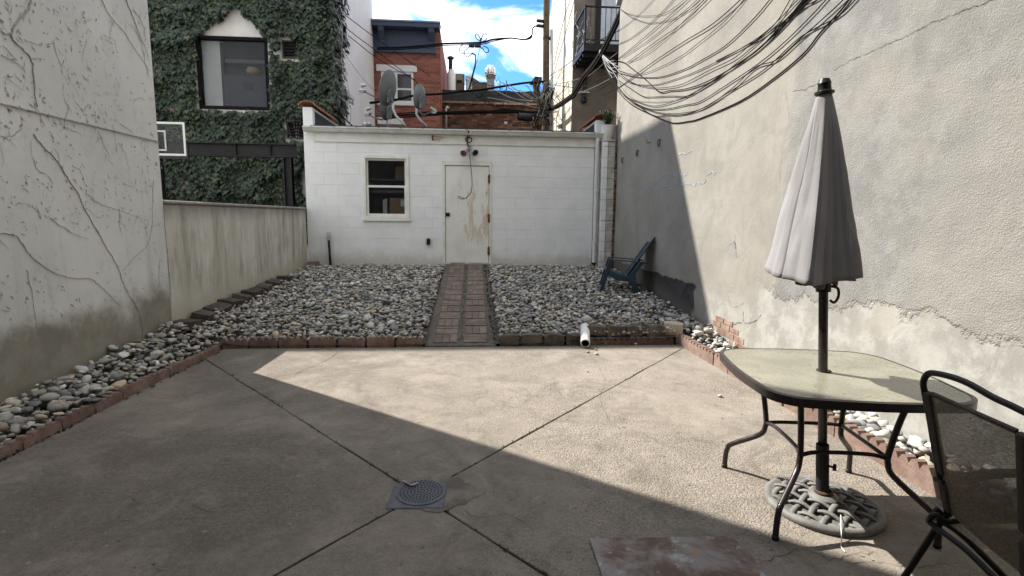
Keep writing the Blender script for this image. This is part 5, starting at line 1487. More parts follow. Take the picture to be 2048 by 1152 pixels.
# the bundle from the eave of the beige building to the pole
EA, EB = ony(1242, 24, 10.55), pp(1098, 217, YP - .15)
nb = Vector((EB.y - EA.y, -(EB.x - EA.x), 0))
bp = lambda a, b: onpl(a, b, EA, nb)
for k, (dx, dy, r) in enumerate(((0, 0, .045), (3, 2, .03), (-3, -2, .022))):
    pts = [bp(x + dx, y + dy) for x, y in ((1258, -10), (1242, 24), (1225, 62), (1202, 107), (1185, 133), (1170, 150), (1160, 166), (1148, 188), (1140, 195), (1118, 210), (1102, 217), (1085, 219))]
    wire(['thickest black cable slanting from the beige building eave down to the pole', 'black cable slanting just below the thickest one from the eave to the pole', 'thinnest of the three black cables slanting from the eave to the pole'][k], pts, r, MAT_CABLE, 'thick cables to the pole')
for k, pix in enumerate(([(1100, 152), (1140, 125), (1180, 92), (1240, 60)], [(1105, 170), (1150, 160), (1180, 150), (1210, 125), (1236, 105)], [(1108, 170), (1160, 175), (1200, 158), (1236, 145)], [(1138, 192), (1180, 178), (1220, 158), (1290, 122)],
                         [(1138, 182), (1180, 182), (1200, 178), (1222, 165)], [(1108, 10), (1120, -5)], [(1108, 130), (1125, 50), (1140, 0)], [(1108, 145), (1130, 70), (1150, -4)], [(1110, 198), (1125, 182), (1136, 165), (1138, 190)], [(1112, 222), (1122, 240), (1140, 215)])):
    pts = [bp(*p) for p in pix]
    wire('thin loose wire strung between the utility pole and the beige building', pts, .009, MAT_CABLE_TAN if k % 2 else MAT_CABLE, 'thin wires between pole and beige building')

# ---- the cables sagging in front of the beige wall
CA, CB = Vector((2.62, 10.5, 0)), Vector((1.0, -1.2, 0))
cables = [([(1202, 107), (1218, 150), (1236, 182), (1262, 208), (1300, 228), (1335, 243), (1352, 246), (1375, 243), (1400, 237), (1479, 203), (1546, 158), (1606, 108), (1640, 66), (1675, 28), (1699, -2)], .0085, 0),
 ([(1202, 107), (1212, 140), (1240, 180), (1275, 210), (1308, 231), (1335, 230), (1360, 230), (1400, 219), (1463, 181), (1530, 138), (1600, 75), (1672, 35), (1712, -2)], .006, .02),
 ([(1202, 107), (1222, 160), (1262, 203), (1305, 222), (1340, 227), (1380, 224), (1415, 212), (1463, 178), (1510, 135), (1552, 120), (1600, 78), (1690, -4)], .006, .05),
 ([(1202, 107), (1218, 145), (1250, 190), (1290, 215), (1330, 218), (1370, 210), (1400, 203), (1450, 172), (1520, 125), (1582, 72), (1655, -4)], .006, -.03),
 ([(1236, 160), (1258, 175), (1285, 192), (1303, 194), (1340, 192), (1375, 192), (1400, 178), (1450, 145), (1500, 112), (1555, 60), (1608, -4)], .006, .04),
 ([(1202, 107), (1222, 118), (1245, 124), (1255, 130), (1290, 158), (1318, 183), (1340, 181), (1370, 178), (1410, 165), (1470, 132), (1540, 78), (1615, -4)], .008, -.05),
 ([(1202, 107), (1230, 138), (1265, 165), (1305, 175), (1340, 174), (1370, 166), (1420, 140), (1465, 118), (1500, 90), (1548, 50), (1582, -4)], .0055, .08),
 ([(1234, 147), (1262, 166), (1300, 170), (1330, 165), (1380, 148), (1432, 124), (1500, 86), (1545, 52), (1590, 5), (1598, -4)], .005, -.02),
 ([(1232, 144), (1262, 152), (1290, 155), (1325, 153), (1370, 138), (1402, 121), (1450, 92), (1500, 45), (1542, -4)], .0065, .03),
 ([(1234, 140), (1262, 148), (1290, 146), (1325, 132), (1362, 112), (1402, 82), (1450, 42), (1490, -4)], .0045, .06),
 ([(1205, 190), (1236, 176), (1275, 147), (1312, 120), (1370, 82), (1425, 48), (1484, -4)], .007, .1),
 ([(1236, 118), (1280, 82), (1335, 35), (1378, -4)], .0055, .08), ([(1244, 116), (1298, 80), (1350, 38), (1398, -4)], .0045, .05),
 ([(1252, 127), (1316, 80), (1360, 50), (1418, -4)], .0055, .1), ([(1258, 124), (1290, 110), (1328, 80), (1365, 45), (1400, 8), (1412, -4)], .004, .06), ([(1237, 88), (1262, 76), (1302, 45), (1350, -4)], .005, .04),
 ([(1240, 18), (1262, 34), (1292, 45), (1312, 45), (1345, 38), (1380, 18), (1405, -4)], .004, .05), ([(1240, 18), (1258, 28), (1290, 32), (1330, 26), (1372, -4)], .004, .07), ([(1236, 62), (1268, 38), (1310, -4)], .004, .03),
 ([(1202, 107), (1215, 150), (1245, 188), (1280, 205), (1310, 212), (1345, 204), (1375, 192), (1430, 160), (1500, 104), (1560, 50), (1628, -4)], .0055, -.06), ([(1202, 107), (1225, 150), (1262, 195), (1300, 204), (1350, 200), (1400, 180)], .003, .01), ([(1432, 122), (1480, 98), (1530, 70), (1600, 18), (1640, -4)], .0055, .02), ([(1470, 132), (1520, 96), (1570, 42), (1612, -4)], .010, -.04)]
ORD = 'first second third fourth fifth sixth seventh eighth ninth tenth eleventh twelfth thirteenth fourteenth fifteenth sixteenth seventeenth eighteenth nineteenth twentieth twenty-first twenty-second twenty-third twenty-fourth'.split()
def cable_pt(px, py, off):
    """on the wall face where the cable is pinned to it, in the free span off the wall end before that"""
    if px >= 1243: return onx(px, py, XR - .010 - off * .12)
    q = onx(1243, py, XR - .014)
    t = (1243 - px) / 41.0
    return ony(px, py, q.y + (bp(1202, 107).y - q.y) * t)
for k, (pix, r, off) in enumerate(cables):
    off = abs(off)
    pts = [cable_pt(x, y, off) for x, y in pix]
    if pix[-1][1] < 0:
        t = (pts[-1] - pts[-2]).normalized(); t.x = 0
        pts.append(pts[-1] + t * .5 + Vector((0, 0, .06))); pts.append(pts[-1] + t * .4 + Vector((0, 0, .3)))
    lab = 'thickest black cable sagging lowest in front of the beige wall'
    if k:
        rk = sorted(range(len(cables)), key=lambda q: -cables[q][0][-1][0]).index(k)
        lab = 'dark cable on the beige wall, ' + ORD[rk] + ' from the right along the top edge'
    if k == 5: lab = 'dark cable on the beige wall that bends sharply over a small peg'
    if pix[-1][1] > 0: lab = 'shortest thin dark cable lying among the sagging cables on the beige wall'
    wire(lab, pts, r * 0.8, MAT_CABLE, None if k == 0 else 'cables sagging along the beige wall', per=7, n=6)
nd = MB().lathe([(.0, -.08), (.03, -.06), (.045, 0), (.03, .05), (0, .07)], 8, Matrix.Translation(bp(1202, 105))).build('cable_clamp', MAT_CABLE_GREY, None, smooth=True)
tag(nd, 'grey clamp where the sagging cables gather below the balcony', 'clamp')
wt = MB()
for k in range(9):
    a = bp(1202, 107); e = cable_pt(1225 + random.uniform(0, 20), random.uniform(118, 175), 0)
    wt = MB().tube(catmull([a, (a + e) / 2 + Vector((0, 0, random.uniform(-.15, .05))), e], 5), .006, 4).build('cable', MAT_CABLE_GREY, None, smooth=True)
    tag(wt, 'short pale cable fanning out of the grey clamp below the balcony', 'cable', 'pale cables fanning from the clamp')

# ---- satellite dishes on the shed roof
def dish(name_l, c, w, h, face, arm, pole, rim):
    c = Vector(c); t = thing('satellite_dish', name_l, 'satellite dish', (pole[-1].x, pole[-1].y, 3.16), 'satellite dishes on the shed roof')
    f = Vector(face).normalized(); side = f.cross(Vector((0, 0, 1))).normalized(); up = side.cross(f)
    M = Matrix((side, up, f)).transposed().to_4x4(); M.translation = c
    mb = MB(); n, m = 28, 5
    for layer in (0, 1):
        for k in range(m + 1):
            rr_ = k / m
            for j in range(n):
                a = 6.2832 * j / n
                mb.v.append(tuple(M @ Vector((rr_ * w / 2 * math.cos(a), rr_ * h / 2 * math.sin(a), .09 * rr_ * rr_ - .09 - (.012 if layer else 0)))))
        o = layer * (m + 1) * n
        for k in range(m):
            for j in range(n): mb.f.append((o + k * n + j, o + k * n + (j + 1) % n, o + (k + 1) * n + (j + 1) % n, o + (k + 1) * n + j))
    o = (m + 1) * n
    for j in range(n): mb.f.append((m * n + j, m * n + (j + 1) % n, o + m * n + (j + 1) % n, o + m * n + j))
    mb.build('reflector', MAT_DISH, t, smooth=True, auto=50)
    back = c - f * .11 - up * (h * .22)
    MB().tube(pole, .026, 10).build('mast', MAT_GALV, t, smooth=True)
    MB().bar(back + up * .12, back - up * .12, .13, .05, f).bar(back, pole[0], .05, .05).tube([back + up * .02 - side * .10, back + up * .13 - side * .05 - f * .02, back + up * .13 + side * .05 - f * .02, back + up * .02 + side * .10], .015, 6).build('bracket', MAT_DISH, t, bevel=.01)
    MB().tube(arm, .016, 6).build('arm', MAT_DISH, t, smooth=True)
    e = arm[-1]; q = (c - e).normalized()
    L = MB().tube([e - q * .04, e + q * .10], [.045, .03], 10).box(tuple(e + Vector((-.05, -.03, -.05))), tuple(e + Vector((.04, .03, .05))))
    if rim: L.tube([e + up * .10 - q * .02, e + up * .10 + q * .08], [.04, .028], 10)
    L.build('lnb', MAT_GALV, t, smooth=True, auto=40)
yd = 11.4; dy_ = lambda a, b, y=11.4: ony(a, b, y)
dish('large grey satellite dish with an arm reaching left, highest of three on the shed roof', dy_(775, 176), .50, .72, (-.84, .54, .25), [dy_(762, 200), dy_(742, 190), dy_(723, 181)], [dy_(786, 206), dy_(786, 218), dy_(792, 232), dy_(806, 246), dy_(812, 254)], True)
dish('lower grey satellite dish below the large one on the shed roof', dy_(772, 214, 11.9), .40, .56, (-.84, .54, .12), [dy_(766, 240, 11.9), dy_(750, 236, 11.9), dy_(734, 228, 11.9)], [dy_(774, 232, 12.0), dy_(774, 245, 12.0), dy_(776, 256, 12.0)], True)
dish('small grey satellite dish on a bent mast right of the other two', dy_(838, 193, 11.2), .34, .50, (-.80, .60, .15), [dy_(836, 220), dy_(846, 231), dy_(868, 222)], [dy_(834, 212), dy_(833, 228), dy_(840, 240), dy_(854, 254)], False)
q = dy_(733, 250, 11.6)
tag(MB().lathe([(0, -.06), (.05, -.04), (.06, .03), (.02, .06)], 8, Matrix.Translation(q + Vector((-.03, 0, 0)))).lathe([(0, -.06), (.05, -.03), (.05, .04), (0, .05)], 8, Matrix.Translation(q + Vector((.06, 0, .02)))).build('loose_lnb', MAT_GALV, None, smooth=True), 'pale receiver head peeking over the gutter left of the dishes', 'receiver')

# ================================================================== YARD OBJECTS
# drain
dr = thing('floor_drain', 'square iron floor drain with a round perforated grate where the patio joints meet', 'drain', (-.278, 2.665, 0))
MB().box((-.425, 2.535, -.02), (-.13, 2.795, .006), Matrix.Translation((-.278, 2.665, 0)) @ Matrix.Rotation(-.05, 4, 'Z') @ Matrix.Translation((.278, -2.665, 0))).build('frame', MAT_DRAIN, dr, bevel=.004)
DC = Vector((-.265, 2.69, .006))
MB().lathe([(.135, .0), (.135, .004), (.128, .006), (0, .006)], 40, Matrix.Translation(DC), cap=False).build('grate', MAT_DRAIN, dr, smooth=True, auto=30)
mb = MB()
for ring in range(0, 7):
    n = max(1, int(ring * 6.3)); rr_ = ring * .0185
    for k in range(n):
        a = 6.2832 * k / n + ring * .3
        c = DC + Vector((rr_ * math.cos(a), rr_ * math.sin(a), .0066))
        i = len(mb.v); mb.v += [tuple(c + Vector((.0052 * math.cos(t), .0052 * math.sin(t), .0004))) for t in np.linspace(0, 6.2832, 8, endpoint=False)]; mb.f.append(tuple(range(i, i + 8)))
tag(mb.build('holes', MAT_HOLE, dr, recalc=False), kind='stuff')
MB().tube([onz(806, 962, .015), onz(815, 967, .02), onz(822, 971, .02), onz(836, 966, .018)], .006, 5).build('twig', MAT_VINE, dr, smooth=True)
ci = MB()
pts = [DR + Vector((.13 * random.uniform(1.2, 1.9) * math.cos(a), .13 * random.uniform(1.2, 1.7) * math.sin(a))) + Vector((.10, .02)) for a in np.linspace(0, 6.28, 26, endpoint=False)]
ci.v = [(p.x, p.y, .0025) for p in pts]; ci.f = [tuple(range(26))]
MB().build  # (patch of newer cement round the drain)
ci.build('cement_patch', plain('newer_cement', (0.18, 0.155, 0.128), .95, var=.45, scale=7, bump=.5), patio, recalc=False)
# rusty plate
mb = MB().prism([(.535, 1.2), (1.20, 1.2), (1.225, 1.95), (1.236, 2.06), (1.225, 2.15), (1.19, 2.19), (.80, 2.205), (.547, 2.215)], 2, .002, .016)
tag(mb.build('steel_plate', MAT_PLATE, None, bevel=.002), 'rusty steel plate with flaking grey paint lying on the patio at the bottom edge', 'plate')
# pvc pipe poking out of the bed
pv = thing('drain_pipe', 'short white plastic drain pipe poking out between the stone kerbs', 'pipe', (1.325, 5.9, .06))
pa, pb_ = Vector((1.315, 5.80, .058)), Vector((1.385, 6.16, .185))
pq = (pb_ - pa).to_track_quat('Z', 'Y').to_matrix().to_4x4(); pq.translation = pa
MB().lathe([(.044, .0), (.056, 0), (.056, .37)], 22, pq, cap=False).build('pipe', MAT_PVC, pv, smooth=True, auto=40)
MB().lathe([(.044, .0005), (.044, .33), (0, .34)], 22, pq, cap=False).build('bore', MAT_GAP, pv, smooth=True, recalc=False)
st = bpy.data.objects.new('pale_stone', smesh[2]); COL.objects.link(st); st.location = (1.40, 6.17, .27); st.scale = (.075, .06, .055)
tag(st, 'pale river stone resting on top of the white drain pipe', 'stone')

# table
TZ, TC, TR = .72, Vector((1.825, 2.455)), math.radians(-8.5)
tM = Matrix.Translation((TC.x, TC.y, 0)) @ Matrix.Rotation(TR, 4, 'Z')
def rsq(h, r, bulge=.012, n=10):
    out = []
    for q in range(4):
        a0 = q * math.pi / 2
        cx_, cy_ = [(h - r, h - r), (-h + r, h - r), (-h + r, -h + r), (h - r, -h + r)][q]
        for k in range(n + 1):
            a = a0 + math.pi / 2 * k / n
            out.append(Vector((cx_ + r * math.cos(a), cy_ + r * math.sin(a), 0)))
        # bulged side to the next corner
        nx_, ny_ = [(-h + r, h - r), (-h + r, -h + r), (h - r, -h + r), (h - r, h - r)][q]
        a = a0 + math.pi / 2; e = out[-1]; f = Vector((nx_ + r * math.cos(a), ny_ + r * math.sin(a), 0)); nrm = Vector((math.cos(a), math.sin(a), 0))
        for k in range(1, 6): t = k / 6; out.append(e.lerp(f, t) + nrm * bulge * math.sin(math.pi * t))
    return out
table = thing('patio_table', 'square patio table with frosted glass top and bronze metal frame', 'table', (TC.x, TC.y, 0))
ol = rsq(.452, .17, .018); il = rsq(.435, .16, .018)
mb = MB(); n = len(ol)
for (loop, z) in ((il, TZ + .003), (ol, TZ), (ol, TZ - .038), (il, TZ - .038)): mb.v += [tuple(tM @ Vector((p.x, p.y, z))) for p in loop]
for k in range(n):
    l = (k + 1) % n
    for r_ in range(4): a, b = r_ * n, ((r_ + 1) % 4) * n; mb.f.append((a + k, a + l, b + l, b + k))
mb.build('rim', MAT_BROWNMETAL, table, smooth=True, auto=40)
mb = MB(); gl = rsq(.434, .16, .018); n = len(gl); HOLE = Vector((1.795, 2.463)); nh = 24
top = [tM @ Vector((p.x, p.y, TZ + .001)) for p in gl]
hl_ = [Vector((HOLE.x + .026 * math.cos(6.2832 * k / n), HOLE.y + .026 * math.sin(6.2832 * k / n), TZ + .001)) for k in range(n)]
ang0 = math.atan2((top[0] - Vector((HOLE.x, HOLE.y, 0))).y, (top[0] - Vector((HOLE.x, HOLE.y, 0))).x)
hl_ = [Vector((HOLE.x + .026 * math.cos(math.atan2(p.y - HOLE.y, p.x - HOLE.x)), HOLE.y + .026 * math.sin(math.atan2(p.y - HOLE.y, p.x - HOLE.x)), TZ + .001)) for p in top]
for z in (0, -.006): mb.v += [tuple(p + Vector((0, 0, z))) for p in top] + [tuple(p + Vector((0, 0, z))) for p in hl_]
for k in range(n):
    l = (k + 1) % n
    mb.f += [(k, l, n + l, n + k), (2 * n + k, 3 * n + k, 3 * n + l, 2 * n + l), (k, 2 * n + k, 2 * n + l, l), (n + k, n + l, 3 * n + l, 3 * n + k)]
mb.build('glass_top', MAT_TABLE_GLASS, table)
MB().lathe([(.024, TZ - .004), (.034, TZ + .002), (.034, TZ + .006), (.024, TZ + .006)], 20, Matrix.Translation((HOLE.x, HOLE.y, 0)), cap=False).build('hole_ring', MAT_STEEL_DARK, table, smooth=True)
fM = Matrix.Translation((1.83, 2.475, 0)) @ Matrix.Rotation(TR, 4, 'Z')
ringpts = []
for sx, sy_ in ((-1, 1), (1, 1), (1, -1), (-1, -1)):
    pr = [(.25, TZ - .03), (.222, .52), (.205, .38), (.205, .33), (.225, .27), (.335, .16), (.352, .125), (.358, .08), (.36, .0)]
    pts = catmull([fM @ Vector((sx * h, sy_ * h, z)) for h, z in pr], 5)
    l_ = MB().tube(pts, .0145, 10).build('leg', MAT_BROWNMETAL, table, smooth=True, auto=60)
    MB().lathe([(.016, .0), (.017, .018), (.015, .02)], 10, Matrix.Translation(fM @ Vector((sx * .36, sy_ * .36, 0)))).build('foot_cap', MAT_BLACK, l_, smooth=True, auto=40)
    ringpts.append((sx, sy_))
for k in range(4):
    (a, b), (c, d) = ringpts[k], ringpts[(k + 1) % 4]
    p = [fM @ Vector((a * .205, b * .205, .35)), fM @ Vector(((a * .8 + c * .2) * .19, (b * .8 + d * .2) * .19, .362)), fM @ Vector(((a * .2 + c * .8) * .19, (b * .2 + d * .8) * .19, .362)), fM @ Vector((c * .205, d * .205, .35))]
    MB().tube(catmull(p, 4), .0105, 8).build('stretcher', MAT_BROWNMETAL, table, smooth=True)
MB().tube([fM @ Vector((-.25, .25, TZ - .035)), fM @ Vector((.25, .25, TZ - .035)), fM @ Vector((.25, -.25, TZ - .035)), fM @ Vector((-.25, -.25, TZ - .035)), fM @ Vector((-.25, .25, TZ - .035))], .011, 8).build('top_frame', MAT_BROWNMETAL, table, smooth=True)

# umbrella base
UB = Vector((1.832, 2.43, 0)); UH = Vector((1.795, 2.463, TZ)); UT = ony(1649, 170, 2.49)
axis = (UT - UB).normalized()
ub = thing('umbrella_stand', 'round grey basket weave umbrella stand under the table', 'umbrella stand', tuple(UB))
R_ = .262
def dome(r): return .018 + .035 * max(0, 1 - (r / R_) ** 2)
MB().lathe([(R_ - .022, .004), (R_ + .012, .002), (R_ + .018, .018), (R_ + .008, .034), (R_ - .012, .036), (R_ - .024, .026)], 56, Matrix.Translation(UB)).build('rim', MAT_CASTIRON, ub, smooth=True, auto=60)
bw = Matrix.Rotation(math.radians(38), 4, 'Z')
for ax in (0, 1):
    for k in range(-3, 4):
        o = k * .068
        if abs(o) > R_ - .02: continue
        h = math.sqrt(R_ ** 2 - o ** 2) - .015; pts = []
        m_ = max(9, int(h * 2 / .0135)); 
        for j in range(m_ + 1):
            s_ = -h + 2 * h * j / m_
            u = s_ / .068
            wv = math.tanh(2.2 * math.cos(math.pi * u)) * (1 if (k + ax) % 2 == 0 else -1)
            x, y = (s_, o) if ax == 0 else (o, s_)
            v = bw @ Vector((x, y, 0)); pts.append(UB + Vector((v.x, v.y, dome(math.hypot(x, y)) + .0062 * wv)))
        mb = MB(); i0 = 0
        for p_i, p in enumerate(pts):
            t = (pts[min(p_i + 1, m_)] - pts[max(p_i - 1, 0)]).normalized(); sd = t.cross(Vector((0, 0, 1))).normalized(); up = sd.cross(t)
            for a in np.linspace(0, 6.2832, 8, endpoint=False): mb.v.append(tuple(p + sd * .014 * math.cos(a) + up * .0075 * math.sin(a)))
        for p_i in range(m_):
            for a in range(8): b_ = p_i * 8; mb.f.append((b_ + a, b_ + (a + 1) % 8, b_ + 8 + (a + 1) % 8, b_ + 8 + a))
        mb.build('weave_strand', MAT_CASTIRON, ub, smooth=True)
MB().lathe([(.075, .03), (.07, .062), (.052, .075), (.046, .078), (.03, .078)], 28, Matrix.Translation(UB)).build('hub', MAT_CASTIRON, ub, smooth=True, auto=40)
MB().lathe([(.034, .07), (.046, .080), (.040, .092), (.034, .095)], 18, Matrix.Translation(UB), cap=False).build('rust_collar', plain('old_rust', (0.085, 0.05, 0.034), .9, var=.5, scale=40), ub, smooth=True)
aM = axis.to_track_quat('Z', 'Y').to_matrix().to_4x4(); aM.translation = UB
MB().lathe([(.0305, .07), (.0305, .34), (.025, .34), (.025, .30)], 20, aM, cap=False).build('sleeve', MAT_STEEL_DARK, ub, smooth=True, auto=40)
k_ = aM @ Vector((.03, .0, .23)); rv = Vector((.75, -.6, 0)).normalized()
MB().tube([aM @ Vector((0, 0, .23)), aM @ Vector((0, 0, .23)) + rv * .05], .006, 8).tube([aM @ Vector((0, 0, .23)) + rv * .046, aM @ Vector((0, 0, .23)) + rv * .062], .018, 12).build('thumb_screw', MAT_BLACK, ub, smooth=True, auto=40)
tag(MB().tube(catmull([UB + Vector(p) for p in ((-.02, -.16, .05), (-.05, -.20, .055), (-.085, -.25, .045), (-.105, -.285, .02), (-.115, -.30, .004), (-.14, -.33, .003), (-.15, -.37, .003))], 5), .0022, 5).build('string', MAT_PVC, None, smooth=True), 'thin white string trailing over the rim of the umbrella stand', 'string')

# umbrella
um = thing('umbrella', 'closed faded grey patio umbrella standing through the table', 'umbrella', tuple(UB + axis * .1))
def au(h): return UB + axis * (h / axis.z)
MB().tube([au(.08), au(.9), au(2.12)], .0215, 16).build('pole', MAT_BROWNMETAL, um, smooth=True)
MB().lathe([(.030, 0), (.043, .006), (.043, .016), (.03, .022), (.028, .05), (.03, .055), (.022, .075), (0, .082)], 20, Matrix.Translation(au(2.075)) @ axis.to_track_quat('Z', 'Y').to_matrix().to_4x4()).build('finial', MAT_BLACK, um, smooth=True, auto=40)
cdir = Vector((CAM.x - UB.x, CAM.y - UB.y, 0)).normalized(); rdir = Vector((-cdir.y, cdir.x, 0))
ctrl = [(-180, .18), (-158, .12), (-132, .20), (-114, .165), (-95, .238), (-72, .198), (-56, .178), (-50, .160), (-45, .192), (-24, .205), (-6, .248), (0, .24), (4, .205), (14, .158), (32, .146), (50, .168), (58, .196), (66, .15), (74, .14), (92, .20), (116, .11), (144, .19), (162, .13), (180, .18)]
def rad(a):
    for (a0, r0), (a1, r1) in zip(ctrl, ctrl[1:]):
        if a0 <= a <= a1:
            t = (a - a0) / (a1 - a0); return r0 + (r1 - r0) * (t * .75 + .25 * t * t * (3 - 2 * t))
    return .2
NA, NH = 168, 34
mb = MB(); ztop, zbot = 2.08, 1.215
hem = lambda a: .030 * math.cos(math.radians(a)) + .006 * math.sin(math.radians(a) * 5 + 1)
for i in range(NH + 1):
    t = i / NH
    for j in range(NA):
        a = -180 + 360 * j / NA
        aw = a + 9 * mnoise.noise(Vector((math.cos(math.radians(a)) * 1.6, math.sin(math.radians(a)) * 1.6, t * 2.2))) * (1 - .5 * t); aw = max(-180, min(180, aw)); r1 = rad(aw); mean = .185
        g_fold = sstep(0.0, .5, t)
        rr_ = (.030 + (mean - .030) * t ** 0.92) + (r1 - mean) * t ** 0.85 * (0.5 + .5 * g_fold)
        rr_ *= 1 + .012 * mnoise.noise(Vector((a * .11, t * 7, 2))) + .05 * mnoise.noise(Vector((math.cos(math.radians(a)) * 2, math.sin(math.radians(a)) * 2, t * 4)))
        z = ztop + (zbot - hem(a) - ztop) * t
        twist = math.radians(a + 6 * (1 - t))
        off = rdir * (-.035 * t ** 1.4)
        mb.v.append(tuple(au(z) + off + cdir * rr_ * math.cos(twist) + rdir * rr_ * math.sin(twist)))
for i in range(NH):
    for j in range(NA): a = i * NA + j; b = i * NA + (j + 1) % NA; mb.f.append((a, b, b + NA, a + NA))
cn = mb.build('canopy', MAT_CANOPY, um, smooth=True, auto=34)
so = cn.modifiers.new('solid', 'SOLIDIFY'); so.thickness = .003; so.offset = 0
mb = MB()
for i in range(7):
    t = i / 6
    for j in range(72):
        a = -180 + 5 * j; rr_ = (.088 + .02 * math.sin(math.radians(a) * 4 + .6) + .012 * math.sin(math.radians(a) * 7)) * (1 - .2 * t)
        z = 1.32 - .155 * t - .015 * math.sin(math.radians(a) * 3 + 1) * t + (.02 * t if abs(a) > 120 else 0)
        mb.v.append(tuple(au(z) + rdir * -.03 + cdir * rr_ * math.cos(math.radians(a)) + rdir * rr_ * math.sin(math.radians(a))))
for i in range(6):
    for j in range(72): a = i * 72 + j; b = i * 72 + (j + 1) % 72; mb.f.append((a, b, b + 72, a + 72))
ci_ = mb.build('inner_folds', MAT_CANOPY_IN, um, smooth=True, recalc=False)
so = ci_.modifiers.new('solid', 'SOLIDIFY'); so.thickness = .003
for k in range(8):
    a = math.radians(k * 45 + 12); d = cdir * math.cos(a) + rdir * math.sin(a)
    MB().tube([au(2.03) + d * .03, au(1.25) + d * .10], .006, 5).build('rib', MAT_STEEL_DARK, um, smooth=True)
h0 = au(1.13)
MB().lathe([(.034, 0), (.036, .10), (.03, .11)], 16, Matrix.Translation(h0) @ axis.to_track_quat('Z', 'Y').to_matrix().to_4x4()).tube(catmull([h0 + rdir * .03 + Vector((0, 0, .03)), h0 + rdir * .06 + Vector((0, 0, .02)), h0 + rdir * .065 + Vector((0, 0, -.02)), h0 + rdir * .05 + Vector((0, 0, -.05)), h0 + rdir * .03 + Vector((0, 0, -.04))], 5), .007, 6).build('runner', MAT_BLACK, um, smooth=True, auto=50)

# sling chair seen from behind
CP0, CN = Vector((1.80, 0, .60)), Vector((1, .10, .20))
CP0.x += .10 * 1.7 - .0; cpl = lambda a, b, d=0: onpl(a, b, CP0 + Vector((d, 0, 0)), CN)
chair = thing('sling_chair', 'folding patio chair with brown mesh sling seen from behind at the lower right', 'chair', (1.95, 1.65, 0))
tl, tr2, bl2, br2 = cpl(1853, 783), cpl(2046, 868), cpl(1896, 1022), cpl(2052, 1155)
def lerp2(u, v): return (tl.lerp(tr2, u)).lerp(bl2.lerp(br2, u), v)
back_n = CN.normalized()
mb = MB(); nu, nv = 14, 14
for layer in (0, .003):
    for j in range(nv + 1):
        for i in range(nu + 1):
            u, v = i / nu, j / nv
            mb.v.append(tuple(lerp2(u, v) + back_n * (layer - .02 * math.sin(math.pi * u) * (0.4 + .6 * math.sin(math.pi * v)))))
for layer in (0, 1):
    o = layer * (nu + 1) * (nv + 1)
    for j in range(nv):
        for i in range(nu): a = o + j * (nu + 1) + i; mb.f.append((a, a + 1, a + nu + 2, a + nu + 1))
mb.f = mb.f[:nu * nv]
mb.v = mb.v[:(nu + 1) * (nv + 1)]
mb.build('sling_back', MAT_SLING, chair, smooth=True, recalc=False)
for (u0, u1) in ((-.03, .055), (.945, 1.03)):
    for (v0, v1) in ((0, .68), (.75, 1.0)):
        a, b, c, d = lerp2(u0, v0), lerp2(u1, v0), lerp2(u1, v1), lerp2(u0, v1)
        q = back_n * -.012
        m2 = MB(); m2.v = [tuple(p + q * s_) for s_ in (1, -1.2) for p in (a, b, c, d)]; m2.f = [(0, 1, 2, 3), (7, 6, 5, 4), (0, 4, 5, 1), (1, 5, 6, 2), (2, 6, 7, 3), (3, 7, 4, 0)]
        m2.build('sling_sleeve', MAT_SLING_EDGE, chair, bevel=.006, seg=2)
a, b = lerp2(0.055, 0), lerp2(.945, 0)
MB().bar(a, b, .012, .016, back_n).build('top_hem', MAT_SLING_EDGE, chair)
rail = [cpl(*p) for p in ((1897, 1032), (1876, 935), (1860, 840), (1849, 783), (1847, 765), (1852, 752), (1864, 746), (1900, 753), (1937, 767), (1985, 794), (2030, 815))]
e = rail[-1]; tdir = (rail[-1] - rail[-3]).normalized()
rail += [e + tdir * .10, e + tdir * .125 + Vector((0, 0, -.015)), e + tdir * .135 + Vector((0.01, 0, -.05)), br2 + Vector((0, -.05, .02))]
MB().tube(catmull(rail, 6), .0115, 12).build('back_frame', MAT_BLACK, chair, smooth=True)
J = cpl(1886, 1036); Jr = J + Vector((.04, -.40, 0))
for k, j_ in enumerate((J, Jr)):
    foot = onz(1806, 1158, 0.0) if k == 0 else onz(1806, 1158, 0.0) + Vector((.04, -.40, 0))
    MB().tube(catmull([j_ + Vector((.16, .01, .19)), j_ + Vector((.03, 0, .03)), j_, j_.lerp(foot, .5), foot], 5), .0125, 10).build('rear_leg', MAT_BLACK, chair, smooth=True)
    ff = Vector((j_.x + .36, j_.y - .02, 0)); arm0 = j_ + Vector((-.05, .03, .235))
    MB().tube(catmull([j_ + Vector((-.02, 0, .0)), j_ + Vector((.12, 0, -.10)), ff], 5), .0125, 10).build('front_leg', MAT_BLACK, chair, smooth=True)
    ar = MB(); pts = [j_ + Vector((-.045, .0, .155)), j_ + Vector((.02, .0, .165)), j_ + Vector((.22, .0, .18)), j_ + Vector((.40, .0, .175))]
    for i in range(3): ar.bar(pts[i], pts[i + 1] + (pts[i + 1] - pts[i]).normalized() * .004, .045, .02)
    ar.build('armrest', MAT_BLACK, chair, bevel=.006, seg=2)
    MB().tube([j_ + Vector((.36, 0, .16)), j_ + Vector((.34, -.01, -.03)), j_ + Vector((.30, -.01, -.10))], .0115, 8).build('arm_post', MAT_BLACK, chair, smooth=True)
    MB().bar(j_ + Vector((-.03, .008, .035)), j_ + Vector((.02, .0, -.012)), .018, .026).tube([j_ + Vector((-.012, 0, -.005)), j_ + Vector((.02, -.01, -.008))], .016, 10).build('hinge', MAT_BLACK, chair, bevel=.008, seg=2, smooth=True, auto=45)
cpb = lambda a, b: cpl(a, b, -.05)
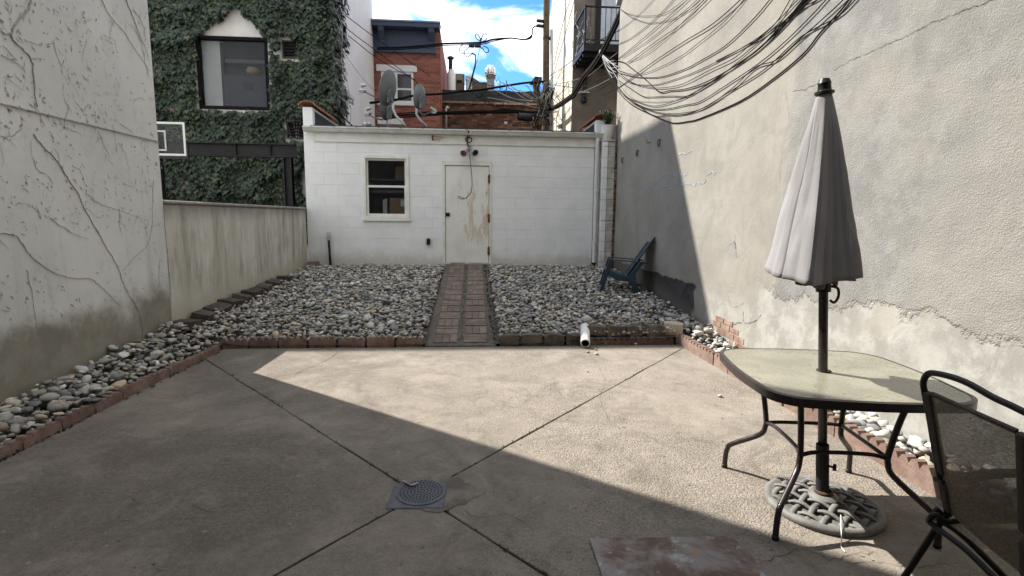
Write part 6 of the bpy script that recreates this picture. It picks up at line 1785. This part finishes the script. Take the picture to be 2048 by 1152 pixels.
bar_p = [J, cpb(1868, 1030), cpb(1858, 1041), cpb(1871, 1054), cpb(1930, 1098), cpb(1986, 1152)]
t = (bar_p[-1] - bar_p[-2]).normalized()
bar_p += [bar_p[-1] + t * .12, Jr + Vector((-.03, .0, -.03)), Jr]
MB().tube(catmull(bar_p, 6), .0115, 10).build('rear_bar', MAT_BLACK, chair, smooth=True)
mb = MB()
for j in range(9):
    for i in range(9):
        p = J.lerp(Jr, i / 8) + Vector((.02 + .40 * j / 8, 0, -.02 + .03 * (j / 8) - .02 * math.sin(math.pi * i / 8)))
        mb.v.append(tuple(p))
for j in range(8):
    for i in range(8): a = j * 9 + i; mb.f.append((a, a + 1, a + 10, a + 9))
mb.build('sling_seat', MAT_SLING, chair, smooth=True, recalc=False)
for s_ in (J, Jr): MB().tube([s_ + Vector((0, 0, -.02)), s_ + Vector((.43, 0, .01))], .0115, 8).build('seat_rail', MAT_BLACK, chair, smooth=True)

# green lounge chair on the stones
GY, GX, GZ = 7.92, 2.0, zbed(2.2, 8.1) + .0
lc = thing('lounge_chair', 'dark blue green plastic garden chair standing on the stones against the beige wall', 'chair', (2.35, 8.2, GZ))
W_ = .60
def gp(x, y, z): return Vector((GX + x, GY + y, GZ + z))
def plate(mbx, prof, y0, y1, th):
    n = len(prof)
    for y in (y0, y1):
        for k, (x, z) in enumerate(prof):
            a, b = prof[max(k - 1, 0)], prof[min(k + 1, n - 1)]; dx, dz = b[0] - a[0], b[1] - a[1]; L = math.hypot(dx, dz)
            nx_, nz_ = -dz / L, dx / L
            mbx.v += [tuple(gp(x, y, z)), tuple(gp(x - nx_ * th, y, z - nz_ * th))]
    o = len(mbx.v) - 4 * n
    for k in range(n - 1):
        a, b = o + 2 * k, o + 2 * n + 2 * k
        mbx.f += [(a, a + 2, b + 2, b), (a + 1, b + 1, b + 3, a + 3), (a, a + 1, a + 3, a + 2), (b, b + 2, b + 3, b + 1)]
    mbx.f += [(o, o + 2 * n, o + 2 * n + 1, o + 1), (o + 2 * n - 2, o + 2 * n - 1, o + 4 * n - 1, o + 4 * n - 2)]
seat = [(.05, .325), (.075, .36), (.115, .365), (.20, .325), (.30, .285), (.40, .262), (.45, .268)]
sp2 = []
for (x0, z0), (x1, z1) in zip(seat, seat[1:]):
    for k in range(3): sp2.append((x0 + (x1 - x0) * k / 3, z0 + (z1 - z0) * k / 3))
sp2.append(seat[-1])
for k in range(6):
    i0 = int(k * (len(sp2) - 1) / 6); i1 = int((k + 1) * (len(sp2) - 1) / 6)
    seg_ = sp2[i0:i1 + 1]; (xa, za), (xb, zb3) = seg_[-2], seg_[-1]
    seg_ = seg_[:-1] + [(xb - (xb - xa) * .35, zb3 - (zb3 - za) * .35)]
    if k == 0: seg_ = [(.05, .325), (.058, .34), (.072, .355), (.09, .364)]
    mb = MB(); plate(mb, seg_, .045, W_ - .045, .014); mb.build('seat_slat', MAT_GREENPLASTIC, lc, bevel=.004)
bk0, bk1 = Vector((.43, 0, .255)), Vector((.83, 0, .865))
for k in range(6):
    ya = .055 + k * .083; top_ = .985 + .03 * math.sin(math.pi * (k + .5) / 6)
    cvy = .03 * (abs(k - 2.5) / 2.5) ** 2
    pf = [(.43 - cvy * .3, .255), (.462 - cvy, .30), (.53 - cvy, .40)] + [((bk0.lerp(bk1, t)).x - cvy + .005, (bk0.lerp(bk1, t)).z) for t in (.5, .75, top_)]
    mb = MB(); plate(mb, pf, ya, ya + .071, .016); mb.build('back_slat', MAT_GREENPLASTIC, lc, bevel=.004)
for y in (0.0, W_ - .055):
    mb = MB(); plate(mb, [(.125, .50), (.145, .515), (.40, .505), (.68, .485), (.715, .47)], y - .006, y + .058, .016); mb.build('armrest', MAT_GREENPLASTIC, lc, bevel=.008, seg=2)
    mb = MB().prism([(gp(.135, 0, 0).x, gp(0, 0, .49).z), (gp(.20, 0, 0).x, gp(0, 0, .49).z), (gp(.145, 0, 0).x, gp(0, 0, .30).z), (gp(.045, 0, 0).x, gp(0, 0, -.05).z), (gp(-.015, 0, 0).x, gp(0, 0, -.05).z), (gp(.075, 0, 0).x, gp(0, 0, .30).z)], 1, GY + y, GY + y + .05)
    mb.build('front_leg', MAT_GREENPLASTIC, lc, bevel=.008, seg=2)
    mb = MB().prism([(gp(x, 0, 0).x, gp(0, 0, z).z) for x, z in ((.12, .345), (.20, .31), (.34, .265), (.44, .26), (.50, .34), (.62, .49), (.69, .49), (.55, .30), (.56, .20), (.62, .05), (.67, -.05), (.57, -.05), (.50, .10), (.44, .175), (.28, .19), (.14, .255))], 1, GY + y + .005, GY + y + .045)
    mb.build('side_rail', MAT_GREENPLASTIC, lc, bevel=.006, seg=2)

lc.rotation_euler = (0, 0, math.radians(-13)); lc.location.x += .06

# ---- small litter, moss in the joints
lt_ = MB()
for _ in range(800):
    y = random.choice((random.uniform(1.3, 5.8), random.uniform(1.3, 3.4))); x = random.uniform(-2.6, 2.4)
    a = random.uniform(0, 6.28); L = random.choice((.003, .004, .006, .008, .012)); w = random.uniform(.25, .6) * L; z = .0015 + random.uniform(0, .004)
    c, s_ = math.cos(a), math.sin(a)
    lt_.quad((x - L * c, y - L * s_, z), (x + w * s_, y - w * c, z + .004), (x + L * c, y + L * s_, z + .002), (x - w * s_, y + w * c, z + .003))
for _ in range(260):
    x, y = random.uniform(-3.2, 2.8), random.uniform(2.2, 10.3)
    if y < 5.9 and -2.85 < x < 2.55: continue
    if -.6 < x < .4: continue
    a = random.uniform(0, 6.28); L = random.uniform(.012, .032); w = L * .5; z = zbed(x, y) + .03; c, s_ = math.cos(a), math.sin(a); t1, t2_ = random.uniform(-.02, .02), random.uniform(-.02, .02)
    lt_.quad((x - L * c, y - L * s_, z + t1), (x + w * s_, y - w * c, z + .006), (x + L * c, y + L * s_, z - t1), (x - w * s_, y + w * c, z + t2_))
tag(lt_.build('leaf_litter', MAT_LITTER, None, recalc=False), kind='stuff')
ms = MB()
def moss_line(a, b, n, sp_, s0, s1):
    a, b = Vector(a), Vector(b)
    for _ in range(n):
        p = a.lerp(b, random.random()) + Vector((random.gauss(0, sp_), random.gauss(0, sp_), 0)); s_ = random.uniform(s0, s1)
        for j in range(3):
            d = Vector((random.gauss(0, 1), random.gauss(0, 1), random.uniform(.3, 1.2))).normalized() * s_; sd = d.cross(Vector((0, 0, 1))).normalized() * s_ * .35
            ms.quad(p, p + d * .5 + sd, p + d, p + d * .5 - sd)
for (a, b) in ((d0, A_), (d0, B_), (d0, C_), (d0, D_)):
    moss_line((*a, 0), (*Vector(a).lerp(Vector(b), .8), 0), 45, .006, .006, .016)
moss_line((-2.7, 5.94, 0), (-.5, 5.94, 0), 60, .008, .008, .02); moss_line((.35, 5.94, .01), (2.4, 5.94, .0), 90, .015, .008, .03)
for k in range(14):
    yy = YB + .1 + k * .3
    moss_line((-.11 + k * .003, yy, zpath(yy)), (-.11 + k * .003, yy + .3, zpath(yy + .3)), 10, .012, .008, .02); moss_line((.27, yy, zpath(yy)), (.28, yy + .3, zpath(yy + .3)), 12, .015, .01, .035)
for yy in (YB + .07 + 2 * .296, YB + .08 + 5 * .296, YB + .09 + 9 * .296): moss_line((-.43, yy, zpath(yy)), (.23, yy, zpath(yy)), 22, .006, .006, .014)
moss_line((Lb(1.5) + .03, 1.5, 0), (Lb(5.8) + .03, 5.8, 0), 120, .012, .01, .03)
tag(ms.build('moss', MAT_MOSS, None, recalc=False), kind='stuff')
for px, py, s_ in ((1440, 792, .022), (1176, 704, .02), (1193, 708, .025), (1192, 699, .018), (1271, 688, .022), (1175, 742, .012)):
    o = bpy.data.objects.new('pebble', smesh[1]); COL.objects.link(o); p = onz(px, py, .01); o.location = p; o.scale = (s_, s_ * .8, s_ * .7)
    tag(o, 'dark pebble lying alone on the concrete in front of the table' if px == 1440 else 'small stray pebble on the patio below the white drain pipe', 'pebble', None if px == 1440 else 'stray pebbles on the patio')
